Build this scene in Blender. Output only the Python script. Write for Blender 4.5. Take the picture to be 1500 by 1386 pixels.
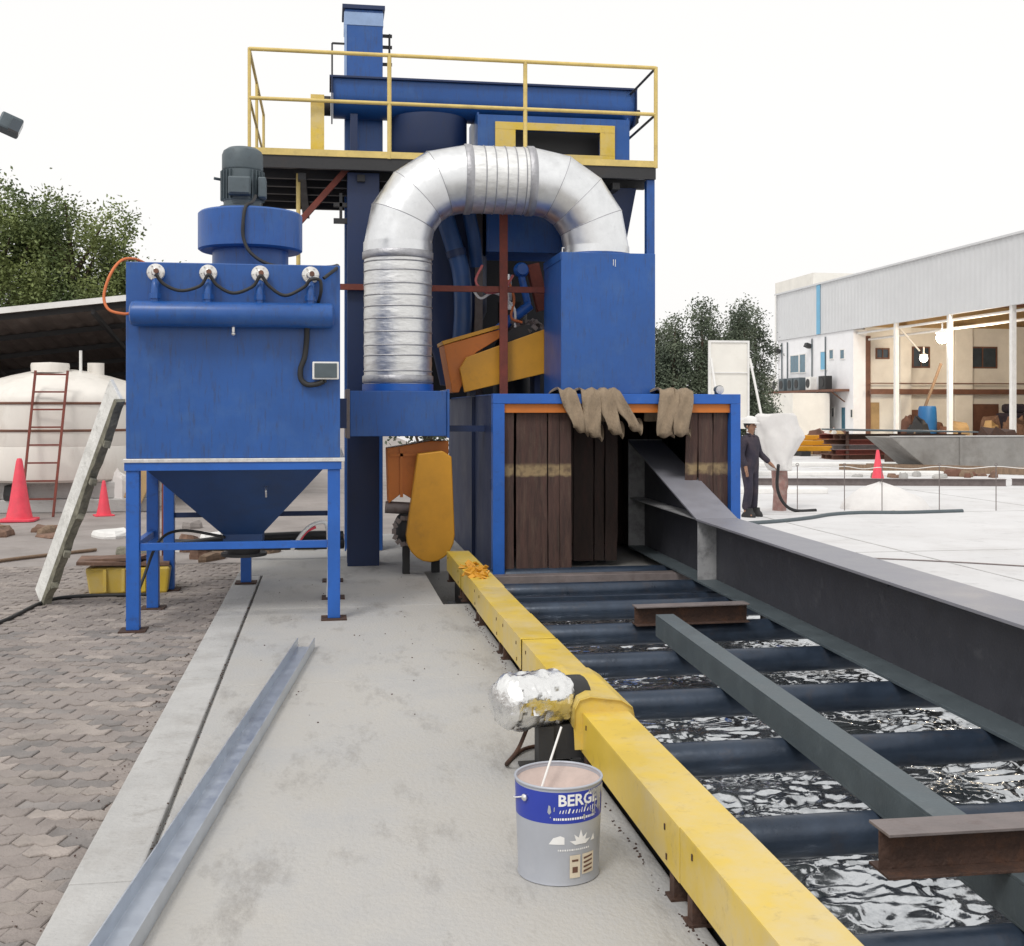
import bpy, bmesh, math, random
from mathutils import Vector, Matrix, noise
R = math.radians
random.seed(11)
for o in list(bpy.data.objects): bpy.data.objects.remove(o)
S = bpy.context.scene
COL = S.collection
# ---------------------------------------------------------------- camera
cam = bpy.data.objects.new('camera', bpy.data.cameras.new('camera')); COL.objects.link(cam)
cam.location = (0, 0, 1.62); cam.rotation_euler = (R(90), 0, -math.atan(270/1700))
cam.data.sensor_width = 36; cam.data.lens = 40.8; cam.data.shift_y = -0.062
cam.data.clip_start = .05; cam.data.clip_end = 2000
S.camera = cam
# ---------------------------------------------------------------- overcast sky
W = bpy.data.worlds.new('World'); S.world = W; W.use_nodes = True
nt = W.node_tree; nt.nodes.clear()
sky = nt.nodes.new('ShaderNodeTexSky'); sky.sky_type = 'NISHITA'; sky.sun_disc = False
sky.sun_elevation = R(52); sky.sun_rotation = R(215); sky.dust_density = 5; sky.air_density = 1
hs = nt.nodes.new('ShaderNodeHueSaturation'); hs.inputs['Saturation'].default_value = .25
mx = nt.nodes.new('ShaderNodeMix'); mx.data_type = 'RGBA'; mx.inputs[0].default_value = .85
mx.inputs[7].default_value = (12.65, 12.5, 12.3, 1)           # an even cloud deck
bg = nt.nodes.new('ShaderNodeBackground'); bg.inputs[1].default_value = .09
wo = nt.nodes.new('ShaderNodeOutputWorld')
nt.links.new(sky.outputs[0], hs.inputs['Color']); nt.links.new(hs.outputs[0], mx.inputs[6])
nt.links.new(mx.outputs[2], bg.inputs[0]); nt.links.new(bg.outputs[0], wo.inputs[0])
sun = bpy.data.objects.new('sun', bpy.data.lights.new('sun', 'SUN')); COL.objects.link(sun)
sun.data.energy = 1.35; sun.data.angle = R(15); sun.data.color = (1, .97, .92)
az = R(215)
sd = Vector((math.sin(az)*math.cos(R(52)), math.cos(az)*math.cos(R(52)), math.sin(R(52))))
sun.rotation_euler = sd.to_track_quat('Z', 'Y').to_euler(); sun.location = (-20, -30, 40)
S.view_settings.view_transform = 'Standard'; S.view_settings.look = 'None'
S.view_settings.exposure = 0.0; S.view_settings.gamma = 1
S.render.engine = 'CYCLES'
# ---------------------------------------------------------------- materials
MT = {}
def mat(name, col, rough=.5, metal=0, var=.12, vs=2.0, bump=.0, bs=60, dirt=None, da=.0, ds=3, coat=0, spec=.5, stretch=(1,1,1), emit=None, dirt2=None, d2=0, d2s=8, d2str=(1,1,1)):
    """painted / raw surface: base colour with broad and fine variation, blotches of dirt, fine relief"""
    m = bpy.data.materials.new(name); m.use_nodes = True; MT[name] = m
    n = m.node_tree.nodes; l = m.node_tree.links; b = n['Principled BSDF']
    g = n.new('ShaderNodeNewGeometry'); mp = n.new('ShaderNodeMapping'); mp.inputs['Scale'].default_value = stretch
    l.new(g.outputs['Position'], mp.inputs[0])
    t1 = n.new('ShaderNodeTexNoise'); t1.inputs['Scale'].default_value = vs; t1.inputs['Detail'].default_value = 8; t1.inputs['Roughness'].default_value = .65
    l.new(mp.outputs[0], t1.inputs['Vector'])
    r1 = n.new('ShaderNodeMapRange'); r1.inputs[1].default_value = .3; r1.inputs[2].default_value = .7
    r1.inputs[3].default_value = 1-var; r1.inputs[4].default_value = 1+var; l.new(t1.outputs[0], r1.inputs[0])
    h = n.new('ShaderNodeHueSaturation'); h.inputs['Color'].default_value = (*col, 1); l.new(r1.outputs[0], h.inputs['Value'])
    out = h.outputs[0]
    if dirt:
        t2 = n.new('ShaderNodeTexNoise'); t2.inputs['Scale'].default_value = ds; t2.inputs['Detail'].default_value = 10; t2.inputs['Roughness'].default_value = .72
        l.new(mp.outputs[0], t2.inputs['Vector'])
        r2 = n.new('ShaderNodeMapRange'); r2.inputs[1].default_value = .62-da*.3; r2.inputs[2].default_value = .74; r2.inputs[4].default_value = min(1, da*1.6)
        l.new(t2.outputs[0], r2.inputs[0])
        x = n.new('ShaderNodeMix'); x.data_type = 'RGBA'; l.new(r2.outputs[0], x.inputs[0]); l.new(out, x.inputs[6]); x.inputs[7].default_value = (*dirt, 1)
        out = x.outputs[2]
    if dirt2:
        mp2 = n.new('ShaderNodeMapping'); mp2.inputs['Scale'].default_value = d2str; mp2.inputs['Location'].default_value = (3.7,9.1,5.3); l.new(g.outputs['Position'], mp2.inputs[0])
        t4 = n.new('ShaderNodeTexNoise'); t4.inputs['Scale'].default_value = d2s; t4.inputs['Detail'].default_value = 12; t4.inputs['Roughness'].default_value = .75; l.new(mp2.outputs[0], t4.inputs['Vector'])
        r4 = n.new('ShaderNodeMapRange'); r4.inputs[1].default_value = .60-d2*.2; r4.inputs[2].default_value = .72; r4.inputs[4].default_value = min(1, d2*2.2); l.new(t4.outputs[0], r4.inputs[0])
        x2 = n.new('ShaderNodeMix'); x2.data_type = 'RGBA'; l.new(r4.outputs[0], x2.inputs[0]); l.new(out, x2.inputs[6]); x2.inputs[7].default_value = (*dirt2, 1)
        out = x2.outputs[2]
    l.new(out, b.inputs['Base Color'])
    rr = n.new('ShaderNodeMapRange'); rr.inputs[1].default_value = .3; rr.inputs[2].default_value = .7
    rr.inputs[3].default_value = max(.03, rough-.08); rr.inputs[4].default_value = min(1, rough+.1); l.new(t1.outputs[0], rr.inputs[0]); l.new(rr.outputs[0], b.inputs['Roughness'])
    b.inputs['Metallic'].default_value = metal; b.inputs['Specular IOR Level'].default_value = spec
    if coat: b.inputs['Coat Weight'].default_value = coat; b.inputs['Coat Roughness'].default_value = .25
    if bump:
        t3 = n.new('ShaderNodeTexNoise'); t3.inputs['Scale'].default_value = bs; t3.inputs['Detail'].default_value = 5; l.new(mp.outputs[0], t3.inputs['Vector'])
        bp = n.new('ShaderNodeBump'); bp.inputs['Strength'].default_value = bump; bp.inputs['Distance'].default_value = .02
        l.new(t3.outputs[0], bp.inputs['Height']); l.new(bp.outputs[0], b.inputs['Normal'])
    if emit: b.inputs['Emission Color'].default_value = (*emit[:3], 1); b.inputs['Emission Strength'].default_value = emit[3]
    return m
mat('blue', (.0155,.086,.315), .36, var=.15, vs=1.1, bump=.22, bs=2.2, dirt=(.05,.13,.33), da=.4, ds=2.6, dirt2=(.035,.05,.10), d2=.4, d2s=7, d2str=(6,6,.7))
mat('blue_shaded', (.010,.026,.088), .5, var=.2, vs=1.5, bump=.06, bs=9, dirt=(.022,.026,.05), da=.3, dirt2=(.03,.03,.04), d2=.2, d2s=7, d2str=(5,5,.7))  # darker copy of blue, shade of cabin side, gantry and interiors put into colour
mat('blue_part_shaded', (.016,.058,.18), .45, var=.2, vs=2, bump=.06, bs=9, dirt=(.03,.04,.08), da=.3)  # half-dark copy of blue, shade on gantry pipes and hopper put into colour
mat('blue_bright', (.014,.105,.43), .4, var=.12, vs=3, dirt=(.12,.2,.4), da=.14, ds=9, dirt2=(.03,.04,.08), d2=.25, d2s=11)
mat('yellow', (.68,.48,.06), .36, var=.09, vs=2.5, bump=.07, bs=9, dirt=(.60,.50,.30), da=.62, ds=1.7, dirt2=(.26,.17,.07), d2=.2, d2s=14)
mat('yellow_rail', (.66,.50,.17), .5, var=.15, vs=6, dirt=(.35,.25,.12), da=.3, ds=8)
mat('orange', (.58,.27,.016), .45, var=.12, vs=3, dirt=(.2,.1,.03), da=.22, ds=5)
mat('orange_red', (.55,.16,.02), .5, var=.12, vs=3, dirt=(.15,.06,.03), da=.25, ds=6)
mat('zinc', (.80,.81,.82), .36, 1, var=.07, vs=9, bump=.12, bs=7, dirt=(.55,.56,.57), da=.25, ds=14)
mat('zinc_wrap', (.78,.78,.77), .46, 1, var=.12, vs=10, bump=.28, bs=9, dirt=(.5,.5,.49), da=.35, ds=14, stretch=(1,1,3))
mat('band', (.42,.42,.44), .5, .8, var=.15, vs=12, bump=.3, bs=40)
mat('galv', (.56,.60,.66), .4, .8, var=.08, vs=9, bump=.06, bs=40, dirt=(.46,.49,.54), da=.2, ds=30)
mat('steel_shaded', (.052,.053,.064), .55, .0, var=.12, vs=4, bump=.12, bs=70, dirt=(.22,.22,.23), da=.16, ds=7)  # darker copy of the rafter paint, shade of the web put into colour
mat('steel_lit', (.225,.225,.255), .45, 0, var=.1, vs=4, bump=.15, bs=120, dirt=(.25,.25,.26), da=.2, ds=9)  # lighter copy of the rafter paint, light on the upper flanges put into colour
mat('steel_blotch', (.36,.36,.37), .6, 0, var=.15, vs=4, bump=.1, bs=60, dirt=(.05,.05,.05), da=.55, ds=5)
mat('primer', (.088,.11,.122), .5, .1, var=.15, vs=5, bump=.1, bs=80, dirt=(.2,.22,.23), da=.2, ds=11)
mat('rust', (.062,.034,.025), .8, .1, var=.3, vs=9, bump=.4, bs=60, dirt=(.16,.07,.035), da=.4, ds=12)
mat('rust_red', (.19,.045,.03), .7, 0, var=.25, vs=8, bump=.2, bs=50, dirt=(.08,.03,.02), da=.3)
mat('mill', (.20,.17,.165), .55, .3, var=.2, vs=7, bump=.15, bs=50, dirt=(.1,.06,.05), da=.35, ds=8)
mat('roller', (.03,.045,.072), .34, .3, var=.25, vs=6, bump=.1, bs=30, dirt=(.07,.055,.05), da=.3, ds=9)
mat('black', (.012,.012,.013), .45, var=.2)
mat('rubber', (.02,.02,.021), .6, var=.2)
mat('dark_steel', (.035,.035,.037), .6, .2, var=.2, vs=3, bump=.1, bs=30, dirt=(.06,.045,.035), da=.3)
mat('motor', (.085,.11,.125), .48, .1, var=.15, vs=9, dirt=(.05,.055,.06), da=.3, ds=14)
mat('silver', (.75,.74,.72), .35, .9, var=.15, vs=20, dirt=(.4,.33,.28), da=.35, ds=30)
mat('concrete', (.445,.43,.405), .78, var=.15, vs=.6, bump=.3, bs=55, dirt=(.35,.355,.365), da=.66, ds=1.2, stretch=(1,.7,1), dirt2=(.22,.205,.19), d2=.34, d2s=4.5, d2str=(1,.35,1))
mat('concrete_strip', (.44,.435,.425), .8, var=.15, vs=1.4, bump=.3, bs=45, dirt=(.29,.27,.25), da=.4, ds=2.2, dirt2=(.2,.18,.16), d2=.25, d2s=9)
mat('yard', (.64,.635,.64), .85, var=.07, vs=.5, bump=.2, bs=20, dirt=(.50,.48,.47), da=.45, ds=.6, dirt2=(.36,.35,.35), d2=.25, d2s=2.5)
mat('dust', (.30,.27,.255), .9, var=.2, vs=1.0, bump=.4, bs=25, dirt=(.19,.165,.15), da=.4, ds=1.3)
mat('paver', (.275,.24,.222), .88, var=.28, vs=3.2, bump=.5, bs=70, dirt=(.165,.155,.15), da=.35, ds=1.6)
mat('paver_pale', (.32,.28,.255), .88, var=.3, vs=3.0, bump=.5, bs=70, dirt=(.2,.18,.165), da=.35, ds=2.1)
mat('paver_grey', (.225,.205,.195), .88, var=.3, vs=3.4, bump=.5, bs=70, dirt=(.15,.15,.15), da=.35, ds=1.9)
mat('tank', (.80,.765,.71), .5, var=.07, vs=1.5, dirt=(.5,.44,.38), da=.3, ds=2, stretch=(1,1,.4))
mat('cone', (.80,.07,.11), .5, var=.1, vs=8, dirt=(.5,.12,.12), da=.25, ds=7)
mat('white', (.78,.77,.75), .6, var=.08, vs=4, dirt=(.5,.47,.43), da=.2, ds=5)
mat('plaster', (.78,.755,.70), .85, var=.06, vs=1.2, dirt=(.6,.55,.48), da=.25, ds=.8)
mat('plaster_white', (.84,.84,.86), .85, var=.05, vs=1.2, dirt=(.65,.64,.62), da=.2, ds=.7)
mat('cladding', (.62,.63,.645), .5, .0, var=.05, vs=.5, dirt=(.53,.535,.55), da=.2, ds=.4)
mat('pale_blue', (.27,.38,.60), .5, var=.15, vs=5)
mat('light_blue', (.16,.42,.62), .5)
mat('glass', (.03,.045,.06), .08, var=.3, vs=2, spec=.8)
mat('glass_blue', (.05,.14,.2), .1, var=.3, vs=2, spec=.8)
mat('brown', (.16,.075,.05), .75, var=.25, vs=2, dirt=(.08,.04,.03), da=.3)
mat('tan', (.40,.27,.13), .75, var=.2, vs=1.5)
mat('wood', (.22,.15,.10), .85, var=.3, vs=6, bump=.3, bs=40, stretch=(3,3,.6))
mat('plank_white', (.74,.74,.715), .85, var=.15, vs=5, bump=.4, bs=40, dirt=(.3,.29,.26), da=.35, ds=9)
mat('plank_old', (.24,.23,.18), .9, var=.3, vs=12, bump=.6, bs=40, dirt=(.08,.08,.06), da=.5, ds=14)
mat('fabric', (.27,.205,.14), .95, var=.22, vs=14, bump=.5, bs=80, dirt=(.16,.115,.08), da=.35, ds=8, stretch=(1,1,.5))
mat('tarp', (.72,.70,.685), .75, var=.06, vs=4, bump=.5, bs=7, dirt=(.55,.48,.42), da=.22, ds=4)
mat('foil', (.86,.86,.85), .27, 1, var=.1, vs=20, bump=.25, bs=30)
mat('bark', (.085,.06,.042), .9, var=.3, vs=8, bump=.5, bs=30)
mat('navy', (.030,.026,.042), .9, var=.3, vs=7, bump=.6, bs=12, dirt=(.085,.06,.07), da=.5, ds=4)
mat('skin', (.30,.16,.10), .6, var=.08, vs=10)
mat('bucket_grey', (.42,.44,.49), .42, .25, var=.06, vs=6, dirt=(.55,.56,.58), da=.2, ds=9)
mat('bucket_blue', (.022,.045,.36), .4, var=.06, vs=6)
mat('print_white', (.82,.82,.82), .5, var=.04)
mat('print_beige', (.66,.58,.46), .6, var=.1, vs=20)
mat('paint_pink', (.50,.40,.36), .7, var=.12, vs=12, bump=.3, bs=20, dirt=(.4,.33,.3), da=.3, ds=9)
mat('hose_orange', (.60,.16,.05), .55)
mat('cable_pink', (.55,.14,.14), .5)
mat('green_dark', (.03,.05,.02), .8, var=.4, vs=10)
mat('lamp', (1,1,1), .3, emit=(1,.93,.80,60))
mat('lamp_soft', (1,1,1), .3, emit=(1,.93,.80,14))
mat('rubbish', (.20,.12,.085), .9, var=.4, vs=6, bump=.4, bs=20, dirt=(.07,.04,.03), da=.4, ds=7)
mat('roof_sheet', (.11,.085,.075), .75, var=.25, vs=3, dirt=(.2,.18,.17), da=.3)
mat('stump', (.30,.17,.15), .85, var=.35, vs=7, bump=.3, bs=20, dirt=(.42,.36,.33), da=.5, ds=9)
mat('trough_grey', (.27,.26,.245), .85, var=.15, vs=2, bump=.2, bs=20, dirt=(.17,.155,.14), da=.5, ds=1.5)
mat('blue_drum', (.015,.13,.36), .45, var=.1)
def leafmat(name, c1, c2, vs):
    m = bpy.data.materials.new(name); m.use_nodes = True; MT[name] = m
    n = m.node_tree.nodes; l = m.node_tree.links; b = n['Principled BSDF']
    g = n.new('ShaderNodeNewGeometry'); t = n.new('ShaderNodeTexNoise'); t.inputs['Scale'].default_value = vs; t.inputs['Detail'].default_value = 4
    l.new(g.outputs['Position'], t.inputs['Vector'])
    r = n.new('ShaderNodeMapRange'); r.inputs[1].default_value = .36; r.inputs[2].default_value = .66; l.new(t.outputs[0], r.inputs[0])
    x = n.new('ShaderNodeMix'); x.data_type = 'RGBA'; x.inputs[6].default_value = (*c1, 1); x.inputs[7].default_value = (*c2, 1)
    l.new(r.outputs[0], x.inputs[0]); l.new(x.outputs[2], b.inputs['Base Color']); b.inputs['Roughness'].default_value = .6
    b.inputs['Transmission Weight'].default_value = 0
leafmat('leaf', (.065,.10,.028), (.25,.30,.10), .9)
leafmat('leaf_dark', (.05,.07,.045), (.14,.17,.11), .6)
def stripmat():
    """rubber curtain: grain along the strip, scuffs, and a tan rubbed band across"""
    m = mat('curtain', (.068,.034,.027), .72, var=.4, vs=5, bump=.3, bs=45, dirt=(.12,.085,.06), da=.4, ds=6, stretch=(5,5,.5), dirt2=(.025,.015,.013), d2=.5, d2s=4, d2str=(6,6,.5))
    n = m.node_tree.nodes; l = m.node_tree.links; b = n['Principled BSDF']
    src = b.inputs['Base Color'].links[0].from_socket
    g = n.new('ShaderNodeNewGeometry'); s = n.new('ShaderNodeSeparateXYZ'); l.new(g.outputs['Position'], s.inputs[0])
    t = n.new('ShaderNodeTexNoise'); t.inputs['Scale'].default_value = 14; l.new(g.outputs['Position'], t.inputs['Vector'])
    a = n.new('ShaderNodeMath'); a.operation = 'MULTIPLY_ADD'; a.inputs[1].default_value = .05; l.new(t.outputs[0], a.inputs[0]); l.new(s.outputs['Z'], a.inputs[2])
    cr = n.new('ShaderNodeValToRGB'); e = cr.color_ramp.elements
    mr = n.new('ShaderNodeMapRange'); mr.inputs[1].default_value = .9; mr.inputs[2].default_value = 1.3; l.new(a.outputs[0], mr.inputs[0]); l.new(mr.outputs[0], cr.inputs[0])
    e[0].position = .24; e[0].color = (0,0,0,1); e[1].position = .58; e[1].color = (0,0,0,1)
    k = e.new(.3); k.color = (.8,.8,.8,1); k = e.new(.5); k.color = (.75,.75,.75,1)
    mu = n.new('ShaderNodeMath'); mu.operation = 'MULTIPLY'; l.new(cr.outputs[0], mu.inputs[0])
    r3 = n.new('ShaderNodeMapRange'); r3.inputs[1].default_value = .35; r3.inputs[2].default_value = .55; r3.inputs[3].default_value = .35; l.new(t.outputs[0], r3.inputs[0]); l.new(r3.outputs[0], mu.inputs[1])
    x = n.new('ShaderNodeMix'); x.data_type = 'RGBA'; l.new(mu.outputs[0], x.inputs[0]); l.new(src, x.inputs[6]); x.inputs[7].default_value = (.34,.25,.13,1)
    l.new(x.outputs[2], b.inputs['Base Color'])
stripmat()
mat('curtain_plain', (.036,.021,.017), .75, var=.4, vs=5, bump=.3, bs=45, dirt=(.10,.035,.03), da=.25, ds=3, stretch=(4,4,.9))
mat('sheet', (.60,.62,.64), .13, .95, var=.15, vs=3, bump=.10, bs=22, dirt=(.10,.12,.14), da=.42, ds=5)
# ---------------------------------------------------------------- mesh helpers
class MB:
    def __init__(s): s.v = []; s.f = []
    def add(s, vs, fs):
        o = len(s.v); s.v += [tuple(x) for x in vs]; s.f += [tuple(o+i for i in q) for q in fs]; return s
    def box(s, x0, y0, z0, x1, y1, z1):
        return s.add([(x0,y0,z0),(x1,y0,z0),(x1,y1,z0),(x0,y1,z0),(x0,y0,z1),(x1,y0,z1),(x1,y1,z1),(x0,y1,z1)],
                     [(0,3,2,1),(4,5,6,7),(0,1,5,4),(1,2,6,5),(2,3,7,6),(3,0,4,7)])
    def obox(s, c, size, rot=(0,0,0)):
        from mathutils import Euler
        m = Euler(rot).to_matrix(); c = Vector(c); o = len(s.v)
        s.box(-size[0]/2, -size[1]/2, -size[2]/2, size[0]/2, size[1]/2, size[2]/2)
        for i in range(o, len(s.v)): s.v[i] = tuple(c + m @ Vector(s.v[i]))
        return s
    def bar(s, p, q, w, h=None):
        """rectangular bar from p to q, w across, h in the upright direction"""
        h = h or w; p = Vector(p); q = Vector(q); d = (q-p).normalized()
        up = Vector((0,0,1)) if abs(d.z) < .95 else Vector((0,1,0))
        a = d.cross(up).normalized()*w/2; b = a.cross(d).normalized()*h/2
        return s.add([p-a-b,p+a-b,p+a+b,p-a+b,q-a-b,q+a-b,q+a+b,q-a+b],[(0,1,2,3),(7,6,5,4),(0,4,5,1),(1,5,6,2),(2,6,7,3),(3,7,4,0)])
    def rings(s, rs, cap=True, close=False):
        n = len(rs[0]); o = len(s.v)
        for r in rs: s.v += [tuple(x) for x in r]
        m = len(rs)
        for i in range(m if close else m-1):
            for j in range(n):
                a = o+i*n+j; b = o+i*n+(j+1)%n; c = o+((i+1)%m)*n+(j+1)%n; d = o+((i+1)%m)*n+j
                s.f.append((a,b,c,d))
        if cap and not close:
            s.f.append(tuple(o+j for j in reversed(range(n)))); s.f.append(tuple(o+(m-1)*n+j for j in range(n)))
        return s
    def cyl(s, p, q, r, r2=None, n=20, cap=True):
        return s.tube([p, q], [r, r if r2 is None else r2], n, cap)
    def tube(s, path, r, n=10, cap=True):
        P = [Vector(x) for x in path]; rs = []
        t = (P[1]-P[0]).normalized(); up = Vector((0,0,1)) if abs(t.z) < .9 else Vector((0,1,0))
        a = t.cross(up).normalized()
        for i, p in enumerate(P):
            if i == 0: t = P[1]-P[0]
            elif i == len(P)-1: t = P[-1]-P[-2]
            else: t = (P[i+1]-p).normalized()+(p-P[i-1]).normalized()
            t = t.normalized(); a = (a-t*a.dot(t)).normalized(); b = t.cross(a)
            k = r[i] if isinstance(r, (list,tuple)) else r
            rs.append([p+(a*math.cos(2*math.pi*j/n)+b*math.sin(2*math.pi*j/n))*k for j in range(n)])
        return s.rings(rs, cap)
    def lathe(s, prof, c, n=24, axis='z', cap=False):
        rs = []
        for r, z in prof:
            ring = []
            for j in range(n):
                a = 2*math.pi*j/n; x, y = r*math.cos(a), r*math.sin(a)
                ring.append((c[0]+x, c[1]+y, c[2]+z) if axis == 'z' else ((c[0]+x, c[1]-z, c[2]+y) if axis == 'y' else (c[0]+z, c[1]+x, c[2]+y)))
            rs.append(ring)
        return s.rings(rs) if max(prof[0][0], prof[-1][0]) < .03 or cap else s.rings(rs, close=True)
    def prism(s, poly, axis, a, b):
        f = {'y': lambda u,v,w: (u,w,v), 'x': lambda u,v,w: (w,u,v), 'z': lambda u,v,w: (u,v,w)}[axis]
        n = len(poly)
        return s.add([f(u,v,a) for u,v in poly]+[f(u,v,b) for u,v in poly],
            [tuple(range(n)), tuple(range(2*n-1, n-1, -1))]+[(i,n+i,n+(i+1)%n,(i+1)%n) for i in range(n)])
    def ball(s, c, r, n=12, m=8, sx=1, sy=1, sz=1):
        rs = [[(c[0]+r*sx*math.sin(math.pi*(i+.02)/(m+.04))*math.cos(2*math.pi*j/n), c[1]+r*sy*math.sin(math.pi*(i+.02)/(m+.04))*math.sin(2*math.pi*j/n), c[2]-r*sz*math.cos(math.pi*(i+.02)/(m+.04))) for j in range(n)] for i in range(m+1)]
        return s.rings(rs)
def mesh_of(name, mb, off=None, inv=None):
    me = bpy.data.meshes.new(name)
    v = mb.v
    if inv is not None: v = [tuple(inv @ Vector(p)) for p in v]
    elif off is not None: v = [(p[0]-off[0], p[1]-off[1], p[2]-off[2]) for p in v]
    me.from_pydata(v, [], mb.f)
    bm = bmesh.new(); bm.from_mesh(me); bmesh.ops.recalc_face_normals(bm, faces=bm.faces); bm.to_mesh(me); bm.free()
    return me
def finish(o, me, m, smooth, bevel):
    me.materials.append(MT[m])
    if smooth:
        me.polygons.foreach_set('use_smooth', [True]*len(me.polygons)); me.set_sharp_from_angle(angle=R(smooth if smooth > 1 else 40))
    if bevel:
        b = o.modifiers.new('bevel', 'BEVEL'); b.width = bevel; b.segments = 2; b.limit_method = 'ANGLE'; b.angle_limit = R(40)
    return o
def thing(name, label, cat, loc, rz=0, group=None):
    o = bpy.data.objects.new(name, None); COL.objects.link(o); o.empty_display_size = .2
    o.location = loc; o.rotation_euler = (0,0,rz); o['label'] = label; o['category'] = cat
    if group: o['group'] = group
    return o
def root_of(o):
    while o.parent: o = o.parent
    return o
def part(name, mb, m, parent, smooth=0, bevel=0, world=True, label=None, kind=None):
    r = root_of(parent)
    inv = None
    if world: inv = (Matrix.Translation(r.location) @ r.rotation_euler.to_matrix().to_4x4()).inverted()
    me = mesh_of(name, mb, inv=inv); o = bpy.data.objects.new(name, me); COL.objects.link(o); o.parent = parent
    if label: o['label'] = label
    if kind: o['kind'] = kind
    return finish(o, me, m, smooth, bevel)
def single(name, mb, m, label, cat, group=None, smooth=0, bevel=0, kind=None):
    xs = [p[0] for p in mb.v]; ys = [p[1] for p in mb.v]; zs = [p[2] for p in mb.v]
    off = ((min(xs)+max(xs))/2, (min(ys)+max(ys))/2, min(zs))
    me = mesh_of(name, mb, off=off); o = bpy.data.objects.new(name, me); COL.objects.link(o); o.location = off
    if label: o['label'] = label
    if cat: o['category'] = cat
    if group: o['group'] = group
    if kind: o['kind'] = kind
    return finish(o, me, m, smooth, bevel)
def struct(name, mb, m, **k): return single(name, mb, m, None, None, kind='structure', **k)
def dup(root, loc, rz=None, label=None):
    r = root.copy(); COL.objects.link(r); r.location = loc
    if rz is not None: r.rotation_euler = (0,0,rz)
    if label: r['label'] = label
    for ch in list(root.children):
        c = ch.copy(); COL.objects.link(c); c.parent = r
        for g in list(ch.children):
            d = g.copy(); COL.objects.link(d); d.parent = c
    return r
def bez(p0, p1, p2, n=10):
    p0, p1, p2 = Vector(p0), Vector(p1), Vector(p2)
    return [(1-t)**2*p0+2*t*(1-t)*p1+t*t*p2 for t in [i/n for i in range(n+1)]]
def smoothpath(pts, n=6):
    P = [Vector(p) for p in pts]; P = [P[0]*2-P[1]]+P+[P[-1]*2-P[-2]]; out = []
    for i in range(1, len(P)-2):
        for k in range(n):
            t = k/n; a,b,c,d = P[i-1],P[i],P[i+1],P[i+2]
            out.append(.5*((2*b)+(c-a)*t+(2*a-5*b+4*c-d)*t*t+(3*b-a-3*c+d)*t**3))
    out.append(P[-2]); return out
def isec(mb, p, q, w, h, tf, tw, up=(0,0,1)):
    """I-section from p to q (centre of the underside), flanges w wide, h high"""
    p = Vector(p); q = Vector(q); d = (q-p).normalized(); a = d.cross(Vector(up)).normalized(); u = a.cross(d)
    pr = [(-w/2,0),(w/2,0),(w/2,tf),(tw/2,tf),(tw/2,h-tf),(w/2,h-tf),(w/2,h),(-w/2,h),(-w/2,h-tf),(-tw/2,h-tf),(-tw/2,tf),(-w/2,tf)]
    mb.rings([[p+a*x+u*z for x,z in pr],[q+a*x+u*z for x,z in pr]]); return mb
# ================================================================ SETTING
struct('yard', MB().box(4.1,-60,-.6,420,420,-.28), 'yard')
struct('ground', MB().box(-420,-60,-.6,-.876,420,-.058), 'dust')
struct('back_yard', MB().box(-.876,15.2,-.6,4.1,420,-.05), 'dust')
base = struct('machine_base', MB().box(-.876,11.6,-.6,4.1,15.2,.0), 'concrete', bevel=.01)
wk = struct('walkway', MB().box(-.64,-8,-.6,.95,11.6,-.03).box(.95,-8,-.6,1.17,9.63,-.034), 'concrete')
def wslab(x0, x1, y0, y1, x1b=None):
    part('slab', MB().box(x0,y0,-.034,x1,y1,.0), 'concrete', wk, bevel=.006, world=False).location = -wk.location
for y0, y1 in ((-8,-2.6),(-2.592,3.0),(3.004,6.98),(6.986,9.626)): wslab(-.625, 1.172, y0, y1)
wslab(-.625, .952, 9.63, 11.598)
ks = struct('kerb_strip', MB().box(-.874,-8,-.6,-.645,11.6,-.036), 'concrete_strip')
for y0, y1 in ((-8,-1.9),(-1.896,1.1),(1.104,4.15),(4.156,7.2),(7.205,10.2),(10.205,11.596)):
    part('kerb_slab', MB().box(-.876+random.uniform(-.003,.003),y0,-.038,-.648,y1,-.002+random.uniform(-.003,.002)), 'concrete_strip', ks, bevel=.008, world=False).location = -ks.location
for k in range(7):
    struct('yard_joint', MB().box(4.6,9+k*5.5,-.281,60,9.025+k*5.5,-.2765), 'concrete_strip')
for k in range(5):
    struct('yard_joint', MB().box(7.6+k*6,2,-.281,7.625+k*6,52,-.2755), 'concrete_strip')
# pit below the rollers
struct('pit', MB().box(.9,-6,-.66,4.12,11.7,-.55).box(1.12,-6,-.56,1.165,9.63,-.036).box(.93,9.60,-.56,1.165,9.628,-.036)
       .box(.90,9.63,-.56,.949,11.6,-.036).box(4.06,-6,-.56,4.098,11.6,-.282), 'dark_steel')
# crumpled wet sheet lying in the pit
mb = MB(); nx, ny = 230, 700
for j in range(ny+1):
    for i in range(nx+1):
        x = 1.17+i*(2.88/nx); y = 1.4+j*(10.1/ny)
        p = Vector((x*4.2, y*9.0, 0)); q = p + Vector((noise.noise(p*.9), noise.noise(p*.9+Vector((7,3,1))), 0))*.9
        h = 1-abs(noise.noise(q*1.1)*2); h2 = 1-abs(noise.noise(q*2.3+Vector((4,9,2)))*2); h3 = noise.noise(p*.35)
        mb.v.append((x, y, -.30+.017*h+.009*h2+.03*h3))
for j in range(ny):
    for i in range(nx):
        a = j*(nx+1)+i; mb.f.append((a,a+1,a+nx+2,a+nx+1))
single('wet_sheet', mb, 'sheet', 'crumpled black sheet wet and glossy in the pit below the rollers', 'plastic sheet', smooth=180)
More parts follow.
